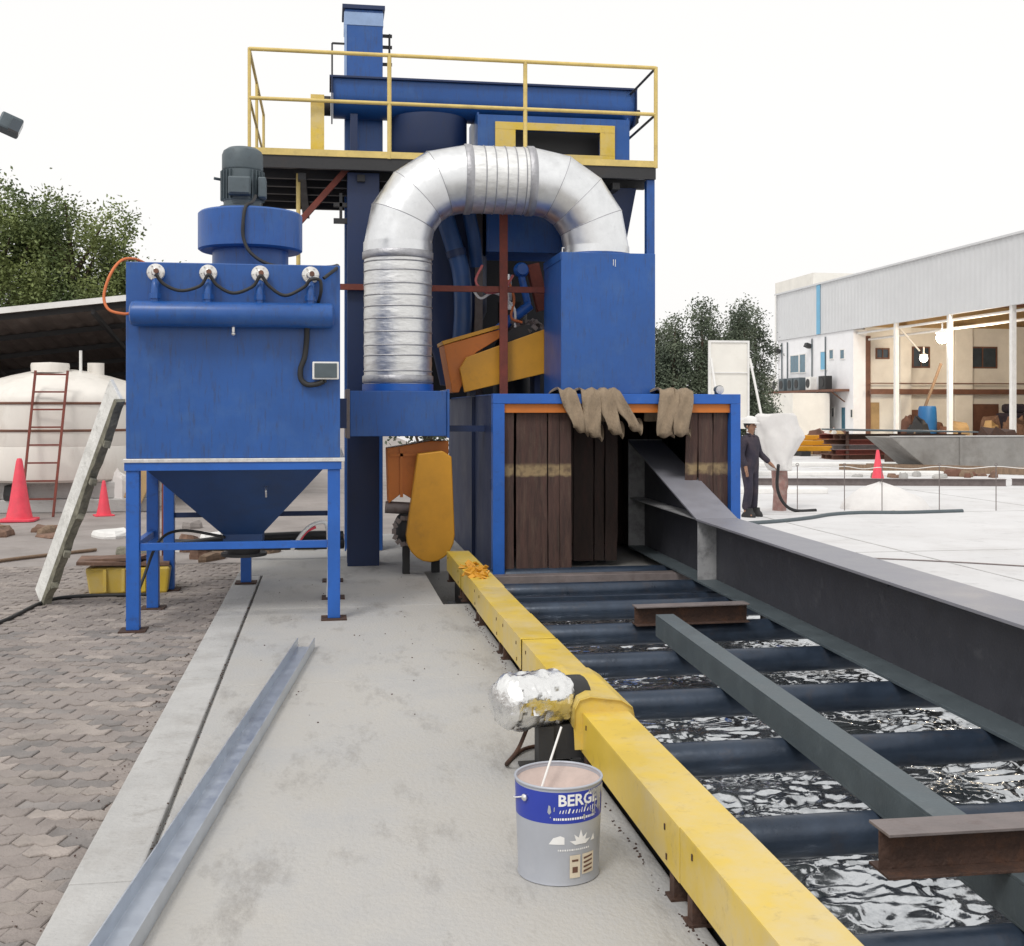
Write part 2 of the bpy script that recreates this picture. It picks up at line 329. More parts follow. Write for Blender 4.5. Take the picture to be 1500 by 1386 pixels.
# interlocking zigzag pavers: rows nest, each row shifted by half a block
L, Wd, am = .19, .098, .014
def paver_outline(g=.0075):
    top = []; n = 4
    xs = [-L/2+g/2+i*(L-g)/n for i in range(n+1)]
    zz = lambda x: am*(1 if int(math.floor((x/L+.5)*4+.5)) % 2 == 0 else -1)
    up = [(x, Wd/2-g/2+zz(x)) for x in xs]; lo = [(x, -Wd/2+g/2+zz(x)) for x in xs]
    return lo+up[::-1]
po = paver_outline(); inner = [(x*.955, y*.93) for x, y in po]
def paver_mb():
    m = MB(); n = len(po)
    m.rings([[(x,y,-.05) for x,y in po],[(x,y,-.004) for x,y in po],[(x,y,0) for x,y in inner]]); return m
pav = struct('paving', MB().box(-7.5,-4,-.5,-.878,13.2,-.062), 'dust')
pmesh = []
for mname in ('paver','paver','paver_pale','paver_grey'):
    me = mesh_of('paver', paver_mb()); me.materials.append(MT[mname]); pmesh.append(me)
ca, sa = math.cos(R(-14)), math.sin(R(-14))
spots = []
for r in range(-160, 160):
    for c in range(-70, 70):
        u = c*L+(L/2 if r % 2 else 0); v = r*Wd
        x = -3.0+u*ca-v*sa; y = 5+u*sa+v*ca
        if -7 < x < -.80 and 2.2 < y < 13: spots.append((x, y))
def fpx(x, y):
    t = x*.1568+y*.9877; r = x*.9877-y*.1568
    return 750+r/t*1700, 600+1.67/t*1700, t
vis = []; rest = []
for x, y in spots:
    px, py, t = fpx(x, y)
    (vis if -30 < px < 1500 and py < 1400 else rest).append((t, x, y))
vis.sort(); near = vis[:300]; rest += vis[300:]
for t, x, y in near:
    o = bpy.data.objects.new('paver', random.choice(pmesh)); COL.objects.link(o); o.parent = pav
    o.location = (x-pav.location.x, y-pav.location.y, -.05+random.uniform(-.006,.004)-pav.location.z)
    o.rotation_euler = (random.uniform(-.022,.022), random.uniform(-.022,.022), R(-14)+random.uniform(-.015,.015))
far = [MB(), MB()]
for t, x, y in rest:
    m = far[random.random() < .35]; dz = random.uniform(-.006,.004); ta = random.uniform(-.02,.02); tb = random.uniform(-.02,.02)
    f = lambda px,py,z: (x+px*ca-py*sa, y+px*sa+py*ca, -.05+dz+z+px*ta+py*tb)
    m.rings([[f(a,b,-.03) for a,b in po],[f(a,b,-.004) for a,b in po],[f(a,b,0) for a,b in inner]])
part('far_pavers', far[0], 'paver', pav, kind='stuff'); part('far_pavers', far[1], 'paver_pale', pav, kind='stuff')

# ================================================================ ROLLER CONVEYOR
rc = thing('roller_conveyor', 'dark roller conveyor running in the pit into the blue cabin', 'conveyor', (2.6,6,-.54))
rollers = [-.77+.98*i for i in range(13)]
for y in rollers:
    if y > 11.3: continue
    rm = MB().lathe([(.02,-1.33),(.028,-1.33),(.028,-1.27),(.072,-1.268),(.078,-1.255),(.078,1.255),(.072,1.268),(.028,1.27),(.028,1.33),(.02,1.33)], (2.64,y,.02), 24, 'x')
    part('roller', rm, 'roller', rc, smooth=35)
part('side_channel', MB().box(1.345,-6,-.10,1.365,11.5,.08).box(1.345,-6,.062,1.40,11.5,.08).box(1.345,-6,-.1,1.40,11.5,-.085), 'dark_steel', rc)
part('side_channel', MB().box(3.915,-6,-.10,3.935,11.5,.08).box(3.88,-6,.062,3.935,11.5,.08), 'dark_steel', rc)
for y in (-3,-.4,2.2,3.4,4.8,7.4,10):
    for x in (1.34,3.88): part('leg', MB().box(x,y,-.55,x+.06,y+.06,-.09), 'dark_steel', rc)
# threshold bar of the conveyor at the cabin mouth
part('cross_bar', MB().box(1.4,10.55,-.02,3.88,10.70,.085), 'mill', rc, bevel=.006)
part('cross_bar', MB().box(1.4,9.62,-.06,3.88,9.70,.04), 'roller', rc, bevel=.006)

# yellow chain guard along the conveyor, in bolted lengths, on rusty stubs
cg = thing('chain_guard', 'long yellow sheet steel chain guard along the left of the rollers', 'guard', (1.23,7,0))
cuts = [-.6,1.15,2.9,4.02,4.98,5.0]
segs = [(-.8,1.10),(1.105,2.62),(2.625,3.62),(3.625,5.12),(5.66,6.72),(6.725,7.55),(7.555,8.75),(8.755,9.85),(9.86,11.0)]
for i,(y0,y1) in enumerate(segs):
    dx = random.uniform(-.005,.005); dz = random.uniform(-.004,.004); t = .004
    x0, x1, z0, z1 = 1.122+dx, 1.332+dx, .088+dz, .266+dz
    m = MB().box(x0,y0,z0,x0+t,y1,z1).box(x0,y0,z1-.001,x1,y1,z1+t).box(x1-t,y0,z0+.03,x1,y1,z1-.001)
    part('cover', m, 'yellow', cg, bevel=.0025)
    m2 = MB()
    for yy, zz in ((y0+.14,z0+.035),(y0+.16,z1-.05),(y1-.13,z1-.045)): part('bolt_slot', MB().obox((x0-.001,yy,zz),(.005,.009,.02)), 'rust', cg)
    for yy in (y0+.07, y1-.12):
        if i > 1: part('stub', MB().box(1.128,yy,-.005,1.175,yy+.05,.1).box(1.115,yy-.01,-.003,1.19,yy+.06,.008), 'rust', cg)
# raised bridge cover where the drive enters
mb = MB(); prof = [(1.085,.20),(1.088,.285),(1.11,.325),(1.16,.338),(1.30,.318),(1.352,.285),(1.362,.24)]
for k in range(len(prof)-1):
    (x0,z0),(x1,z1) = prof[k],prof[k+1]
    mb.add([(x0,5.06,z0),(x1,5.06,z1),(x1,5.72,z1),(x0,5.72,z0),(x0,5.06,z0-.004),(x1,5.06,z1-.004),(x1,5.72,z1-.004),(x0,5.72,z0-.004)],[(0,1,2,3),(7,6,5,4),(0,4,5,1),(1,5,6,2),(2,6,7,3),(3,7,4,0)])
part('bridge_cover', mb, 'yellow', cg, label='bent yellow bridge piece standing proud of the straight covers')
part('gap_shade_strip', MB().box(1.195,-.8,-.2,1.235,11.0,.0845), 'dark_steel', cg)  # dark strip filling the gap under the guard in place of its shade
m = MB().prism(prof+[(1.34,.10),(1.09,.10)],'y',5.072,5.078); part('bridge_end', m, 'yellow', cg)
part('drive_bracket', MB().box(1.16,5.0,-.05,1.30,5.76,.2), 'dark_steel', cg)
# crumbs of yellow paint scrap by the far end
mb = MB()
for _ in range(46):
    mb.obox((1.21+random.gauss(0,.06), 9.55+random.gauss(0,.22), .278+random.uniform(0,.02)), (.05,.035,.012), [random.uniform(-.9,.9) for _ in range(3)])
single('paint_scrap', mb, 'orange', 'little heap of flaked orange-yellow scrap on the far end of the guard', 'scrap', kind='stuff')

# foil wrapped drive motor standing out from the guard
fm = thing('drive_motor', 'drive motor wrapped in crumpled silver foil poking out beside the guard', 'motor', (.93,5.18,0))
rs = []; n = 40
P0, P1 = Vector((1.075,5.24,.30)), Vector((.735,5.10,.315))
ax = (P1-P0).normalized(); sA = ax.cross(Vector((0,0,1))).normalized(); sB = sA.cross(ax)
for i in range(25):
    t = i/24; rad = .118*(1-.35*max(0,(t-.82)/.18)**1.5)*(1-.22*max(0,(.12-t)/.12))
    if i == 24: rad *= .55
    rr = []
    for j in range(n):
        a = 2*math.pi*j/n; d = sA*math.cos(a)+sB*math.sin(a); q = P0+ax*(.36*t)+d*rad
        h = noise.noise(q*16)*.012+(1-abs(noise.noise(q*34)*2))*.011
        rr.append(q+d*h)
    rs.append(rr)
part('foil_wrap', MB().rings(rs), 'foil', fm, smooth=25)
part('collar', MB().cyl((1.04,5.22,.30),(1.15,5.27,.29),.10,n=20), 'dark_steel', fm, smooth=40)
part('foot', MB().box(.93,5.10,.0,1.0,5.2,.2).box(1.0,5.12,.05,1.14,5.3,.2).box(.86,5.08,.0,1.1,5.24,.012), 'dark_steel', fm)
part('cable', MB().tube(smoothpath([(.90,5.16,.21),(.84,5.12,.1),(.80,5.2,.012),(.92,5.42,.012),(1.1,5.5,.01)]),.009), 'rust', fm, smooth=60)

# ================================================================ PAINT BUCKET
bx_, by_ = .801, 4.004
bk = thing('paint_bucket', 'grey metal paint bucket with blue printed band and wire handle', 'bucket', (bx_,by_,0))
rb = lambda z: .1415+.0105*z/.34
HB = .335
part('body', MB().lathe([(.001,.012),(rb(0)-.006,.012),(rb(0)-.001,0),(rb(0)+.003,.004),(rb(.01),.014),(rb(.1),.1),(rb(.2)+.001,.2),(rb(HB),HB),(rb(HB)-.003,HB),(rb(.27)-.003,.27),(rb(.2)-.004,.20),(.001,.20)], (bx_,by_,0), 64), 'bucket_grey', bk, smooth=40)
part('blue_band', MB().lathe([(rb(.215)+.0004,.215),(rb(.215)+.0014,.2152),(rb(.322)+.0014,.3218),(rb(.322)+.0004,.322)], (bx_,by_,0), 64), 'bucket_blue', bk, smooth=40)
part('rim', MB().rings([[(bx_+(rb(HB)+.005*math.cos(b))*math.cos(a), by_+(rb(HB)+.005*math.cos(b))*math.sin(a), HB+.005*math.sin(b)) for b in [k*math.pi/4 for k in range(8)]] for a in [k*math.pi/32 for k in range(64)]], close=True), 'bucket_grey', bk, smooth=60)
part('paint', MB().lathe([(.001,.2115),(.09,.2125),(rb(.22)-.0045,.2135),(rb(.26)-.0055,.26),(rb(.3)-.0048,.305),(rb(.32)-.0034,.322)], (bx_,by_,0), 48), 'paint_pink', bk, smooth=50)
part('handle', MB().tube([(bx_+.1565*math.cos(a), by_+.1565*math.sin(a), .292-.05*math.sin((R(209)-a)/R(167)*math.pi)) for a in [R(209-167*k/20) for k in range(21)]],.0026,8), 'white', bk, smooth=60)
part('handle_lug', MB().lathe([(.001,0),(.012,0),(.012,.006),(.006,.012),(.001,.013)], (0,0,0), 12, 'y'), 'silver', bk, smooth=40, world=False).matrix_local = Matrix.Translation((-.132,-.079,.29)) @ Matrix.Rotation(R(-58),4,'Z')
# the print, wrapped round the side: ang is measured from straight towards the camera
def on_bucket(u, z, d=.0022):
    b = -math.pi/2+.19+u/.15
    r = rb(z)+d; return (r*math.cos(b), r*math.sin(b), z)
def wrap_mesh(name, verts, faces, m, d=.0022):
    me = bpy.data.meshes.new(name); me.from_pydata([(u,0,z) for u,z in verts], [], faces)
    bm = bmesh.new(); bm.from_mesh(me)
    bmesh.ops.triangulate(bm, faces=bm.faces)
    for _ in range(2):
        e = [e for e in bm.edges if e.calc_length() > .012]
        if e: bmesh.ops.subdivide_edges(bm, edges=e, cuts=1, use_grid_fill=False)
        bmesh.ops.triangulate(bm, faces=bm.faces)
    for v in bm.verts: v.co = on_bucket(v.co.x, v.co.z, d)
    bmesh.ops.recalc_face_normals(bm, faces=bm.faces); bm.to_mesh(me); bm.free()
    me.materials.append(MT[m]); o = bpy.data.objects.new(name, me); COL.objects.link(o); o.parent = bk; return o
def text_on_bucket(txt, size, u, z, name='lettering'):
    cu = bpy.data.curves.new('t', 'FONT'); cu.body = txt; cu.size = size; cu.resolution_u = 2; cu.offset = size*.028
    ob = bpy.data.objects.new('t', cu); COL.objects.link(ob); bpy.context.view_layer.update()
    me = bpy.data.meshes.new_from_object(ob); bpy.data.objects.remove(ob)
    wrap_mesh(name, [(v.co.x+u, v.co.y+z) for v in me.vertices], [tuple(p.vertices) for p in me.polygons], 'print_white')
text_on_bucket('BERGER', .054, -.060, .277)
def blob(u, z, pts): return [(u+a, z+b) for a, b in pts]
V = []; F = []
def addpoly(p): F.append(tuple(range(len(V), len(V)+len(p)))); V.extend(p)
rnd = random.Random(4)
x = -.055
while x < .10:                                   # second and third printed line, too small to read: short strokes
    w = rnd.uniform(.004,.011); h = rnd.uniform(.010,.018); addpoly(blob(x,.2510,[(0,0),(w*.5,0),(w,h),(w*.5,h)])); x += w+.004
x = -.075
while x < .085:
    w = rnd.uniform(.003,.008); addpoly(blob(x,.2275,[(0,0),(w,0),(w,.008),(0,.008)])); x += w+.0025
for k in range(5):                               # flower-like emblem
    a = R(90+(k-2)*36); l = .050 if k == 2 else .044
    addpoly(blob(.023,.142,[(0,0),(l*.5*math.cos(a+.35),l*.5*math.sin(a+.35)),(l*math.cos(a),l*math.sin(a)),(l*.5*math.cos(a-.35),l*.5*math.sin(a-.35))]))
addpoly(blob(-.092,.145,[(0,0),(.055,0),(.055,.024),(.040,.030),(.016,.022)])); addpoly(blob(.066,.145,[(0,0),(.022,0),(.016,.022)]))
x = -.06
while x < .06:
    w = rnd.uniform(.003,.008); addpoly(blob(x,.122,[(0,0),(w,0),(w,.006),(0,.006)])); x += w+.003
wrap_mesh('printed_mark', V, F, 'print_white')['kind'] = 'stuff'
V = []; F = []
addpoly(blob(-.018,.028,[(0,0),(.040,0),(.040,.078),(0,.078)])); addpoly(blob(.030,.036,[(0,0),(.055,0),(.055,.070),(0,.070)]))
wrap_mesh('printed_panel', V, F, 'print_beige')
V = []; F = []
addpoly(blob(-.008,.046,[(0,0),(.020,0),(.020,.020),(0,.020)])); addpoly(blob(-.010,.084,[(0,0),(.024,0),(.024,.007),(0,.007)]))
for k in range(4): addpoly(blob(.036,.042+k*.015,[(0,0),(.040,.005),(.040,.011),(0,.007)]))
wrap_mesh('printed_symbol', V, F, 'brown', d=.0032)['kind'] = 'stuff'
V = []; F = []
addpoly(blob(-.095,.255,[(0,0),(.006,-.008),(.013,0),(.010,.022),(.004,.024)])); addpoly(blob(-.074,.258,[(0,0),(.003,0),(.004,.016),(.001,.014)])); addpoly(blob(-.088,.236,[(0,0),(.005,0),(.004,.005)]))
for k in range(9):
    u0 = .072+k*.009; w_ = rnd.uniform(.006,.013); zb_ = rnd.uniform(.222,.30); addpoly([(u0,.3225),(u0+w_,.3225),(u0+w_*.8,zb_+.012),(u0+w_*.5,zb_),(u0+w_*.2,zb_+.014)])
for k in range(14):
    u0 = rnd.uniform(.03,.12); z_ = rnd.uniform(.22,.32); q_ = rnd.uniform(.002,.006); addpoly([(u0+q_*math.cos(a),z_+q_*math.sin(a)*1.3) for a in [j*1.047 for j in range(6)]])
wrap_mesh('paint_drip', V, F, 'bucket_grey', d=.0036)['kind'] = 'stuff'

single('stirring_rod', MB().tube([(bx_-.09,by_-.01,.215),(bx_+.035,by_+.12,.47)],.0042,8), 'white', 'thin white rod standing in the paint bucket', 'rod', smooth=60)
# galvanised channel on the concrete
cA, cB = Vector((-.66,3.2)), Vector((-.145,8.02))
d = (cB-cA).normalized(); nrm = Vector((d.y,-d.x)); hw, fh, th = .060, .066, .006
pr = [(-hw,0),(hw,0),(hw,fh),(hw-th,fh),(hw-th,th),(-hw+th,th),(-hw+th,fh),(-hw,fh)]
prl = [(-hw,0),(hw,0),(hw,fh),(hw-.02,fh),(hw-.02,fh-th),(hw-th,fh-th),(hw-th,th),(-hw+th,th),(-hw+th,fh-th),(-hw+.02,fh-th),(-hw+.02,fh),(-hw,fh)]
mb = MB().rings([[(c.x+nrm.x*u, c.y+nrm.y*u, .001+v) for u,v in pr] for c in [cA+(cB-cA)*k/6 for k in range(7)]])
single('steel_channel', mb, 'galv', 'long galvanised steel channel lying open side up on the concrete', 'steel channel', bevel=.0015)

# grit and flakes that have collected on the slab, in its joint and at the paving edge
rg = random.Random(77); mb = MB()
for k in range(700):
    q = rg.random()
    if q < .3: x, y, z = -.637+rg.gauss(0,.012), rg.uniform(3,11), -.006
    elif q < .55: x, y, z = -.93+rg.gauss(0,.05), rg.uniform(3.2,11), -.048
    elif q < .9: x, y, z = 1.115+rg.gauss(0,.012), rg.uniform(3,9.5), .001
    else: x, y, z = rg.uniform(-.5,1.05), rg.uniform(6,11.4), .001
    if q >= .55 and abs(x-.8) < .2 and abs(y-4) < .2: continue
    r_ = rg.uniform(.0015,.004); mb.obox((x,y,z+r_*.3), (r_*2*rg.uniform(.6,1.4),r_*2,r_), [rg.uniform(-.5,.5),rg.uniform(-.5,.5),rg.uniform(0,3)])
single('grit', mb, 'rust', 'brown grit scattered on the concrete and along its joints', 'grit', kind='stuff')
# ================================================================ STEEL ON THE ROLLERS
xc = lambda y: 3.40+.0281*(y-9.75)
rf = thing('steel_rafter', 'big grey painted steel rafter with raised haunch end entering the cabin', 'steel beam', (xc(6),6,.098))
z0, zt, ye, yk = .098, .655, 12.5, 9.86
def plate(pts_y, w, t):      # horizontal or sloping plate following (y, z) points
    rs = []
    for y, z in pts_y:
        c = xc(y); rs.append([(c-w/2,y,z),(c+w/2,y,z),(c+w/2,y,z+t),(c-w/2,y,z+t)])
    return MB().rings(rs)
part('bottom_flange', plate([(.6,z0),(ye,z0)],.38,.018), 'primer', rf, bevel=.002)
part('top_flange', plate([(.6,zt-.018),(yk,zt-.018)],.38,.018), 'steel_lit', rf, bevel=.002)
part('haunch_flange', plate([(yk+.004,zt-.016),(ye-.02,1.262)],.38,.018), 'steel_lit', rf, bevel=.002)
mb = MB(); wp = [(.6,z0+.018),(ye-.02,z0+.018),(ye-.02,1.258),(yk,zt-.018),(.6,zt-.018)]
mb.rings([[(xc(y)-.006,y,z) for y,z in wp],[(xc(y)+.006,y,z) for y,z in wp]])
part('web', mb, 'steel_shaded', rf)
part('end_plate', MB().box(xc(ye)-.19,ye-.019,z0,xc(ye)+.19,ye+.002,1.29), 'steel_blotch', rf, bevel=.002)
for sgn in (-1,1):
    c = xc(yk); a, b = sorted((c+sgn*.007, c+sgn*.178))
    part('stiffener', MB().box(a,yk-.006,z0+.0185,b,yk+.006,zt-.0185), 'steel_blotch', rf)
    m = plate([(yk+.008,zt-.016),(ye-.022,zt-.02)], .165, .012)
    off = sgn*.0905
    m.v = [(x+off,y,z) for x,y,z in m.v]
    part('stiffener', m, 'steel_blotch', rf)
for y in (4.6,6.3,8.0):
    part('purlin_cleat', MB().box(xc(y)-.012,y,zt-.06,xc(y)-.1,y+.008,zt-.019), 'steel_shaded', rf)
# box section lying on the rollers
tx = lambda y: 2.04+.0393*(y-4.09)
mb = MB(); w, h, t = .125, .145, .012
for y0, y1, q in ((1.6,7.55,0),):
    for a0,b0,a1,b1 in ((0,0,w,t),(0,h-t,w,h),(0,t,t,h-t),(w-t,t,w,h-t)):
        mb.rings([[(tx(y)+a,y,.0985+b) for a,b in ((a0,b0),(a1,b0),(a1,b1),(a0,b1))] for y in (y0,y1)])
single('box_section', mb, 'primer', 'slim grey-green steel box section resting lengthwise on the rollers', 'steel beam', bevel=.002)
def cross(y, xa, xb, yaw, lab, zo=0):
    t = thing('beam_offcut', lab, 'steel offcut', ((xa+xb)/2,y,.267))
    for nm, w_, za, zb_, mm in (('bottom_flange',.13,.243,.252,'rust'),('web',.007,.252,.368,'rust'),('top_flange',.13,.368,.377,'mill')):
        za, zb_ = za+zo, zb_+zo
        part(nm, MB().rings([[(x,yy-w_/2,za),(x,yy+w_/2,za),(x,yy+w_/2,zb_),(x,yy-w_/2,zb_)] for x,yy in ((xa,y),(xb,y+yaw))]), mm, t, bevel=.0012)
cross(7.96, 2.14, 2.98, .03, 'short rusty I-beam offcut on a roller at the far end of the box section', -.1445)
cross(3.24, 1.62, 3.05, -.02, 'larger-looking rusty I-beam offcut laid across the near length of the box section')
for o in bpy.data.objects:
    if o.name == 'beam_offcut.001': o['label'] = 'rusty I-beam offcut with grey top across the box section, opposite the bucket'

# ================================================================ BLUE CABIN
cb = thing('blast_cabin', 'low blue blasting cabin with brown rubber curtains in its mouth', 'machine cabin', (2.776,12.9,0))
X0, X1, YF, YB, ZT = 1.548, 4.004, 10.9, 15.0, 1.77
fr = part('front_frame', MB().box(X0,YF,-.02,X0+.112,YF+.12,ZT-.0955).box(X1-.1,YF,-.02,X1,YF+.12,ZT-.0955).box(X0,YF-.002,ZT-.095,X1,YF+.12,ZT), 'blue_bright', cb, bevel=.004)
part('header', MB().box(X0+.113,YF+.03,ZT-.18,X1-.101,YF+.05,ZT-.097), 'orange_red', cb)
part('sill', MB().box(X0+.113,YF+.02,-.06,X1-.101,YF+.14,.03), 'dark_steel', cb)
wl = part('side_wall', MB().box(X0+.004,YF+.121,-.02,X0+.016,YB,ZT-.012), 'blue_shaded', cb)
part('hinge', MB().box(X0-.004,YF+.13,.85,X0+.0035,YF+.17,.95), 'blue_shaded', wl)
part('wall_rib', MB().box(X0-.03,YF+1.4,-.02,X0+.003,YF+1.45,ZT-.012), 'blue_shaded', wl)
part('side_wall', MB().box(X1-.016,YF+.121,-.02,X1-.004,YB,ZT-.012), 'blue_shaded', cb)
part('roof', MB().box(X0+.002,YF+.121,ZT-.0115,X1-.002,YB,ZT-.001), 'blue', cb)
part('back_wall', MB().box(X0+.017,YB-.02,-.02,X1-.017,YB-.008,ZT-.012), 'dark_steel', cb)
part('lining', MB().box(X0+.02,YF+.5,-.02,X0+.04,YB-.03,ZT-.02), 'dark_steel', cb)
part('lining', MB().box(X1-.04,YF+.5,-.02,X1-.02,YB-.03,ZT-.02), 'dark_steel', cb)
def strip(x0, x1, y, zb, zt_, m, lean=0, t=.014):
    mb = MB(); rs = []; n = 10; ph = random.uniform(0,6)
    for k in range(n+1):
        z = zb+(zt_-zb)*k/n; wv = .012*math.sin(ph+z*3.1)+random.uniform(-.003,.003); yy = y+wv+lean*(1-k/n)
        e0, e1 = random.uniform(-.003,.003), random.uniform(-.003,.003); cu = .008
        rs.append([(x0+e0,yy,z),((x0+x1)/2,yy-cu,z),(x1+e1,yy,z),(x1+e1,yy+t,z),((x0+x1)/2,yy-cu+t,z),(x0+e0,yy+t,z)])
    part('curtain_strip', mb.rings(rs), m, cb, smooth=50)
for a, b in ((1.667,1.762),(1.788,2.088),(2.099,2.207),(2.214,2.325)): strip(a, b, YF+.075+random.uniform(0,.02), .02+random.uniform(0,.03), 1.615, 'curtain')
for a, b in ((3.471,3.592),(3.60,3.742),(3.755,3.90)): strip(a, b, YF+.075+random.uniform(0,.02), .03, 1.615, 'curtain')
xx = 2.20
for w in (.30,.22,.11,.14,.17,.15): strip(xx, xx+w-.012, YF+.75+random.uniform(0,.03), .06+random.uniform(0,.05), 1.60, 'curtain_plain', lean=.03) if xx < 2.92 else None; xx += w
xx = 1.66
for w in (.3,.28,.31,.3,.27,.3,.3,.24): strip(xx, xx+w-.01, 13.2, .05, 1.62, 'curtain_plain'); xx += w
# curtain strips flung up over the frame
def ribbon(pts, widths, t=.02, wob=.014):
    P = smoothpath([p for p in pts], 5); n = len(P); rs = []
    for i, p in enumerate(P):
        k = i/(n-1)*(len(widths)-1); a = int(min(k, len(widths)-2)); f = k-a
        w = Vector(widths[a]).lerp(Vector(widths[a+1]), f)
        tg = (P[min(i+1,n-1)]-P[max(i-1,0)]).normalized(); nn = tg.cross(w).normalized(); c = []
        m = 6
        for j in range(m+1):
            u = j/m-.5; c.append(p+w*u+nn*(wob*math.sin(u*9+i*.5)+.006*noise.noise(Vector((i*.4,u*5,p.x*3)))))
        rs.append(c+[q+nn*t for q in reversed(c)])
    return MB().rings(rs)
zt2 = ZT+.016
def strap(xa, xb, zl, wx, lab, lean=.06, yb=.02):
    y = YF-.03
    pts = [(xa-.02,YF+.42,1.50),(xa-.02,YF+.36,ZT+.0),(xa,YF+.10,zt2+.012),(xa+.01,y+.02,zt2-.0),(xa+(xb-xa)*.35,y-.012,ZT-.12),(xb-.03,y-.045,zl+.05),(xb,y-.01,zl),(xb+.03,y+.07,zl+.02),(xb+.05,YF+.16,zl+.12)]
    m = ribbon(pts, [(wx,0,0)]*3+[(wx,0,0),(wx*.85,0,-lean),(wx*.9,0,-lean*1.2),(wx*.8,0.02,-lean)])
    single('thrown_strip', m, 'fabric', lab, 'curtain strip', group='frayed strips thrown over the cabin mouth', smooth=60)
strap(2.255,2.40,1.42,.165,'frayed tan strip thrown over the frame, leftmost, hanging next to the brown curtain')
strap(2.475,2.53,1.375,.175,'frayed tan strip thrown over the frame, second from the brown curtain, hanging straightest')
strap(2.60,2.74,1.40,.165,'frayed tan strip thrown over the frame, third from the left curtain')
strap(2.70,2.93,1.43,.15,'slanting narrow tan strip thrown over the frame, beside the dark opening')
strap(3.262,3.235,1.375,.19,'broad pale strip doubled over the frame above the rafter', lean=0)
strap(3.41,3.40,1.385,.18,'pale doubled strip over the frame right beside the right-hand curtain', lean=0)

# ================================================================ DUST COLLECTOR
dc = thing('dust_collector', 'tall blue dust collector box on legs with four pulse valves', 'dust collector', (-.7,10.1,-.05))
bx0, bx1, by0, by1, bz0, bz1 = -1.495, .095, 9.05, 11.15, 1.25, 2.73
part('body', MB().box(bx0,by0,bz0,bx1,by1,bz1), 'blue', dc, bevel=.006)
part('seam_angle', MB().box(bx0-.02,by0-.022,bz0-.03,bx1+.035,by1+.02,bz0-.001), 'silver', dc, bevel=.003)
part('top_frame', MB().box(bx0-.01,by0-.012,1.16,bx1+.01,by0+.08,1.219).box(bx0-.01,by1-.08,1.16,bx1+.01,by1+.01,1.219).box(bx0-.01,by0+.081,1.16,bx0+.07,by1-.081,1.219).box(bx1-.07,by0+.081,1.16,bx1+.01,by1-.081,1.219), 'blue_bright', dc)
hp = MB(); q0 = [(bx0+.09,by0+.09),(bx1-.09,by0+.09),(bx1-.09,by1-.09),(bx0+.09,by1-.09)]
q1 = [(-.86,9.9),(-.54,9.9),(-.54,10.25),(-.86,10.25)]
hp.rings([[(x,y,1.2) for x,y in q0],[(x,y,.58) for x,y in q1],[(x,y,.50) for x,y in q1]])
hpo = part('hopper', hp, 'blue_part_shaded', dc)
part('hopper_hook', MB().tube(smoothpath([(-.48,9.38,1.02),(-.48,9.33,.98),(-.48,9.36,.93)]),.008), 'silver', hpo)
part('outlet', MB().cyl((-.70,10.07,.51),(-.70,10.07,.40),.15,.13,24).cyl((-.70,10.07,.41),(-.70,10.07,.385),.19,n=24), 'dark_steel', dc, smooth=40)
ln = .095
legs = [(bx0,by0,-.05),(bx0,10.05,-.05),(bx0,by1-ln,-.05),(bx1-ln,by0,0),(bx1-ln,10.05,0),(bx1-ln,by1-ln,0),(-.80,by1-ln,0)]
for x, y, zb in legs:
    lo = part('leg', MB().box(x,y,zb+.012,x+ln,y+ln,1.159), 'blue_bright', dc, bevel=.004)
    part('base_plate', MB().box(x-.05,y-.05,zb,x+ln+.05,y+ln+.05,zb+.0118), 'rust', lo)
part('brace', MB().box(bx0+ln+.001,by0+.02,.555,bx1-ln-.001,by0+.07,.61), 'blue_bright', dc, bevel=.003)
for x in (bx0+.02,bx1-.07):
    part('brace', MB().box(x,by0+ln+.001,.555,x+.05,10.049,.61), 'blue_bright', dc, bevel=.003)
part('brace', MB().box(bx0+ln+.001,by1-.07,.62,-.801,by1-.03,.665), 'blue_shaded', dc)
part('brace', MB().box(-.704,by1-.07,.62,bx1-ln-.001,by1-.03,.665), 'blue_shaded', dc)
# compressed air header, four valves with goosenecks, cable between them
hd = part('air_header', MB().lathe([(.001,-.75),(.06,-.748),(.088,-.735),(.095,-.71),(.095,.71),(.088,.735),(.06,.748),(.001,.75)], (-.70,8.945,2.333), 28, 'x'), 'blue', dc, smooth=30)
part('drain_cock', MB().cyl((-.70,8.945,2.24),(-.70,8.945,2.20),.012,n=8).ball((-.70,8.945,2.19),.016), 'silver', hd, smooth=40)
for x in (-1.35,-.05): part('bracket', MB().box(x-.02,8.97,2.28,x+.02,9.052,2.40), 'blue', hd)
vx = (-1.269,-.888,-.506,-.129)
for x in vx:
    v = part('pulse_valve', MB().lathe([(.001,.105),(.022,.104),(.03,.09),(.034,.078),(.060,.074),(.066,.068),(.066,.05),(.060,.046),(.048,.04),(.046,.004),(.001,.003)], (x,8.945+.105,2.645), 22, 'y'), 'silver', dc, smooth=35)
    part('coil', MB().cyl((x+.012,8.945-.008,2.648),(x+.012,8.902,2.648),.019,n=12), 'brown', v, smooth=40)
    part('gooseneck', MB().tube(smoothpath([(x,8.945,2.41),(x,8.945,2.48),(x,8.96,2.55),(x,9.0,2.585)]),.03,14), 'blue', v, smooth=60)
    part('nut', MB().cyl((x,8.945,2.445),(x,8.945,2.485),.042,n=6), 'blue', v)
    m = MB()
    for k in range(6):
        a = k*math.pi/3; m.cyl((x+.055*math.cos(a),8.975,2.645+.055*math.sin(a)),(x+.055*math.cos(a),8.962,2.645+.055*math.sin(a)),.007,n=6)
    part('bolt', m, 'silver', v, kind='stuff')
cp = []
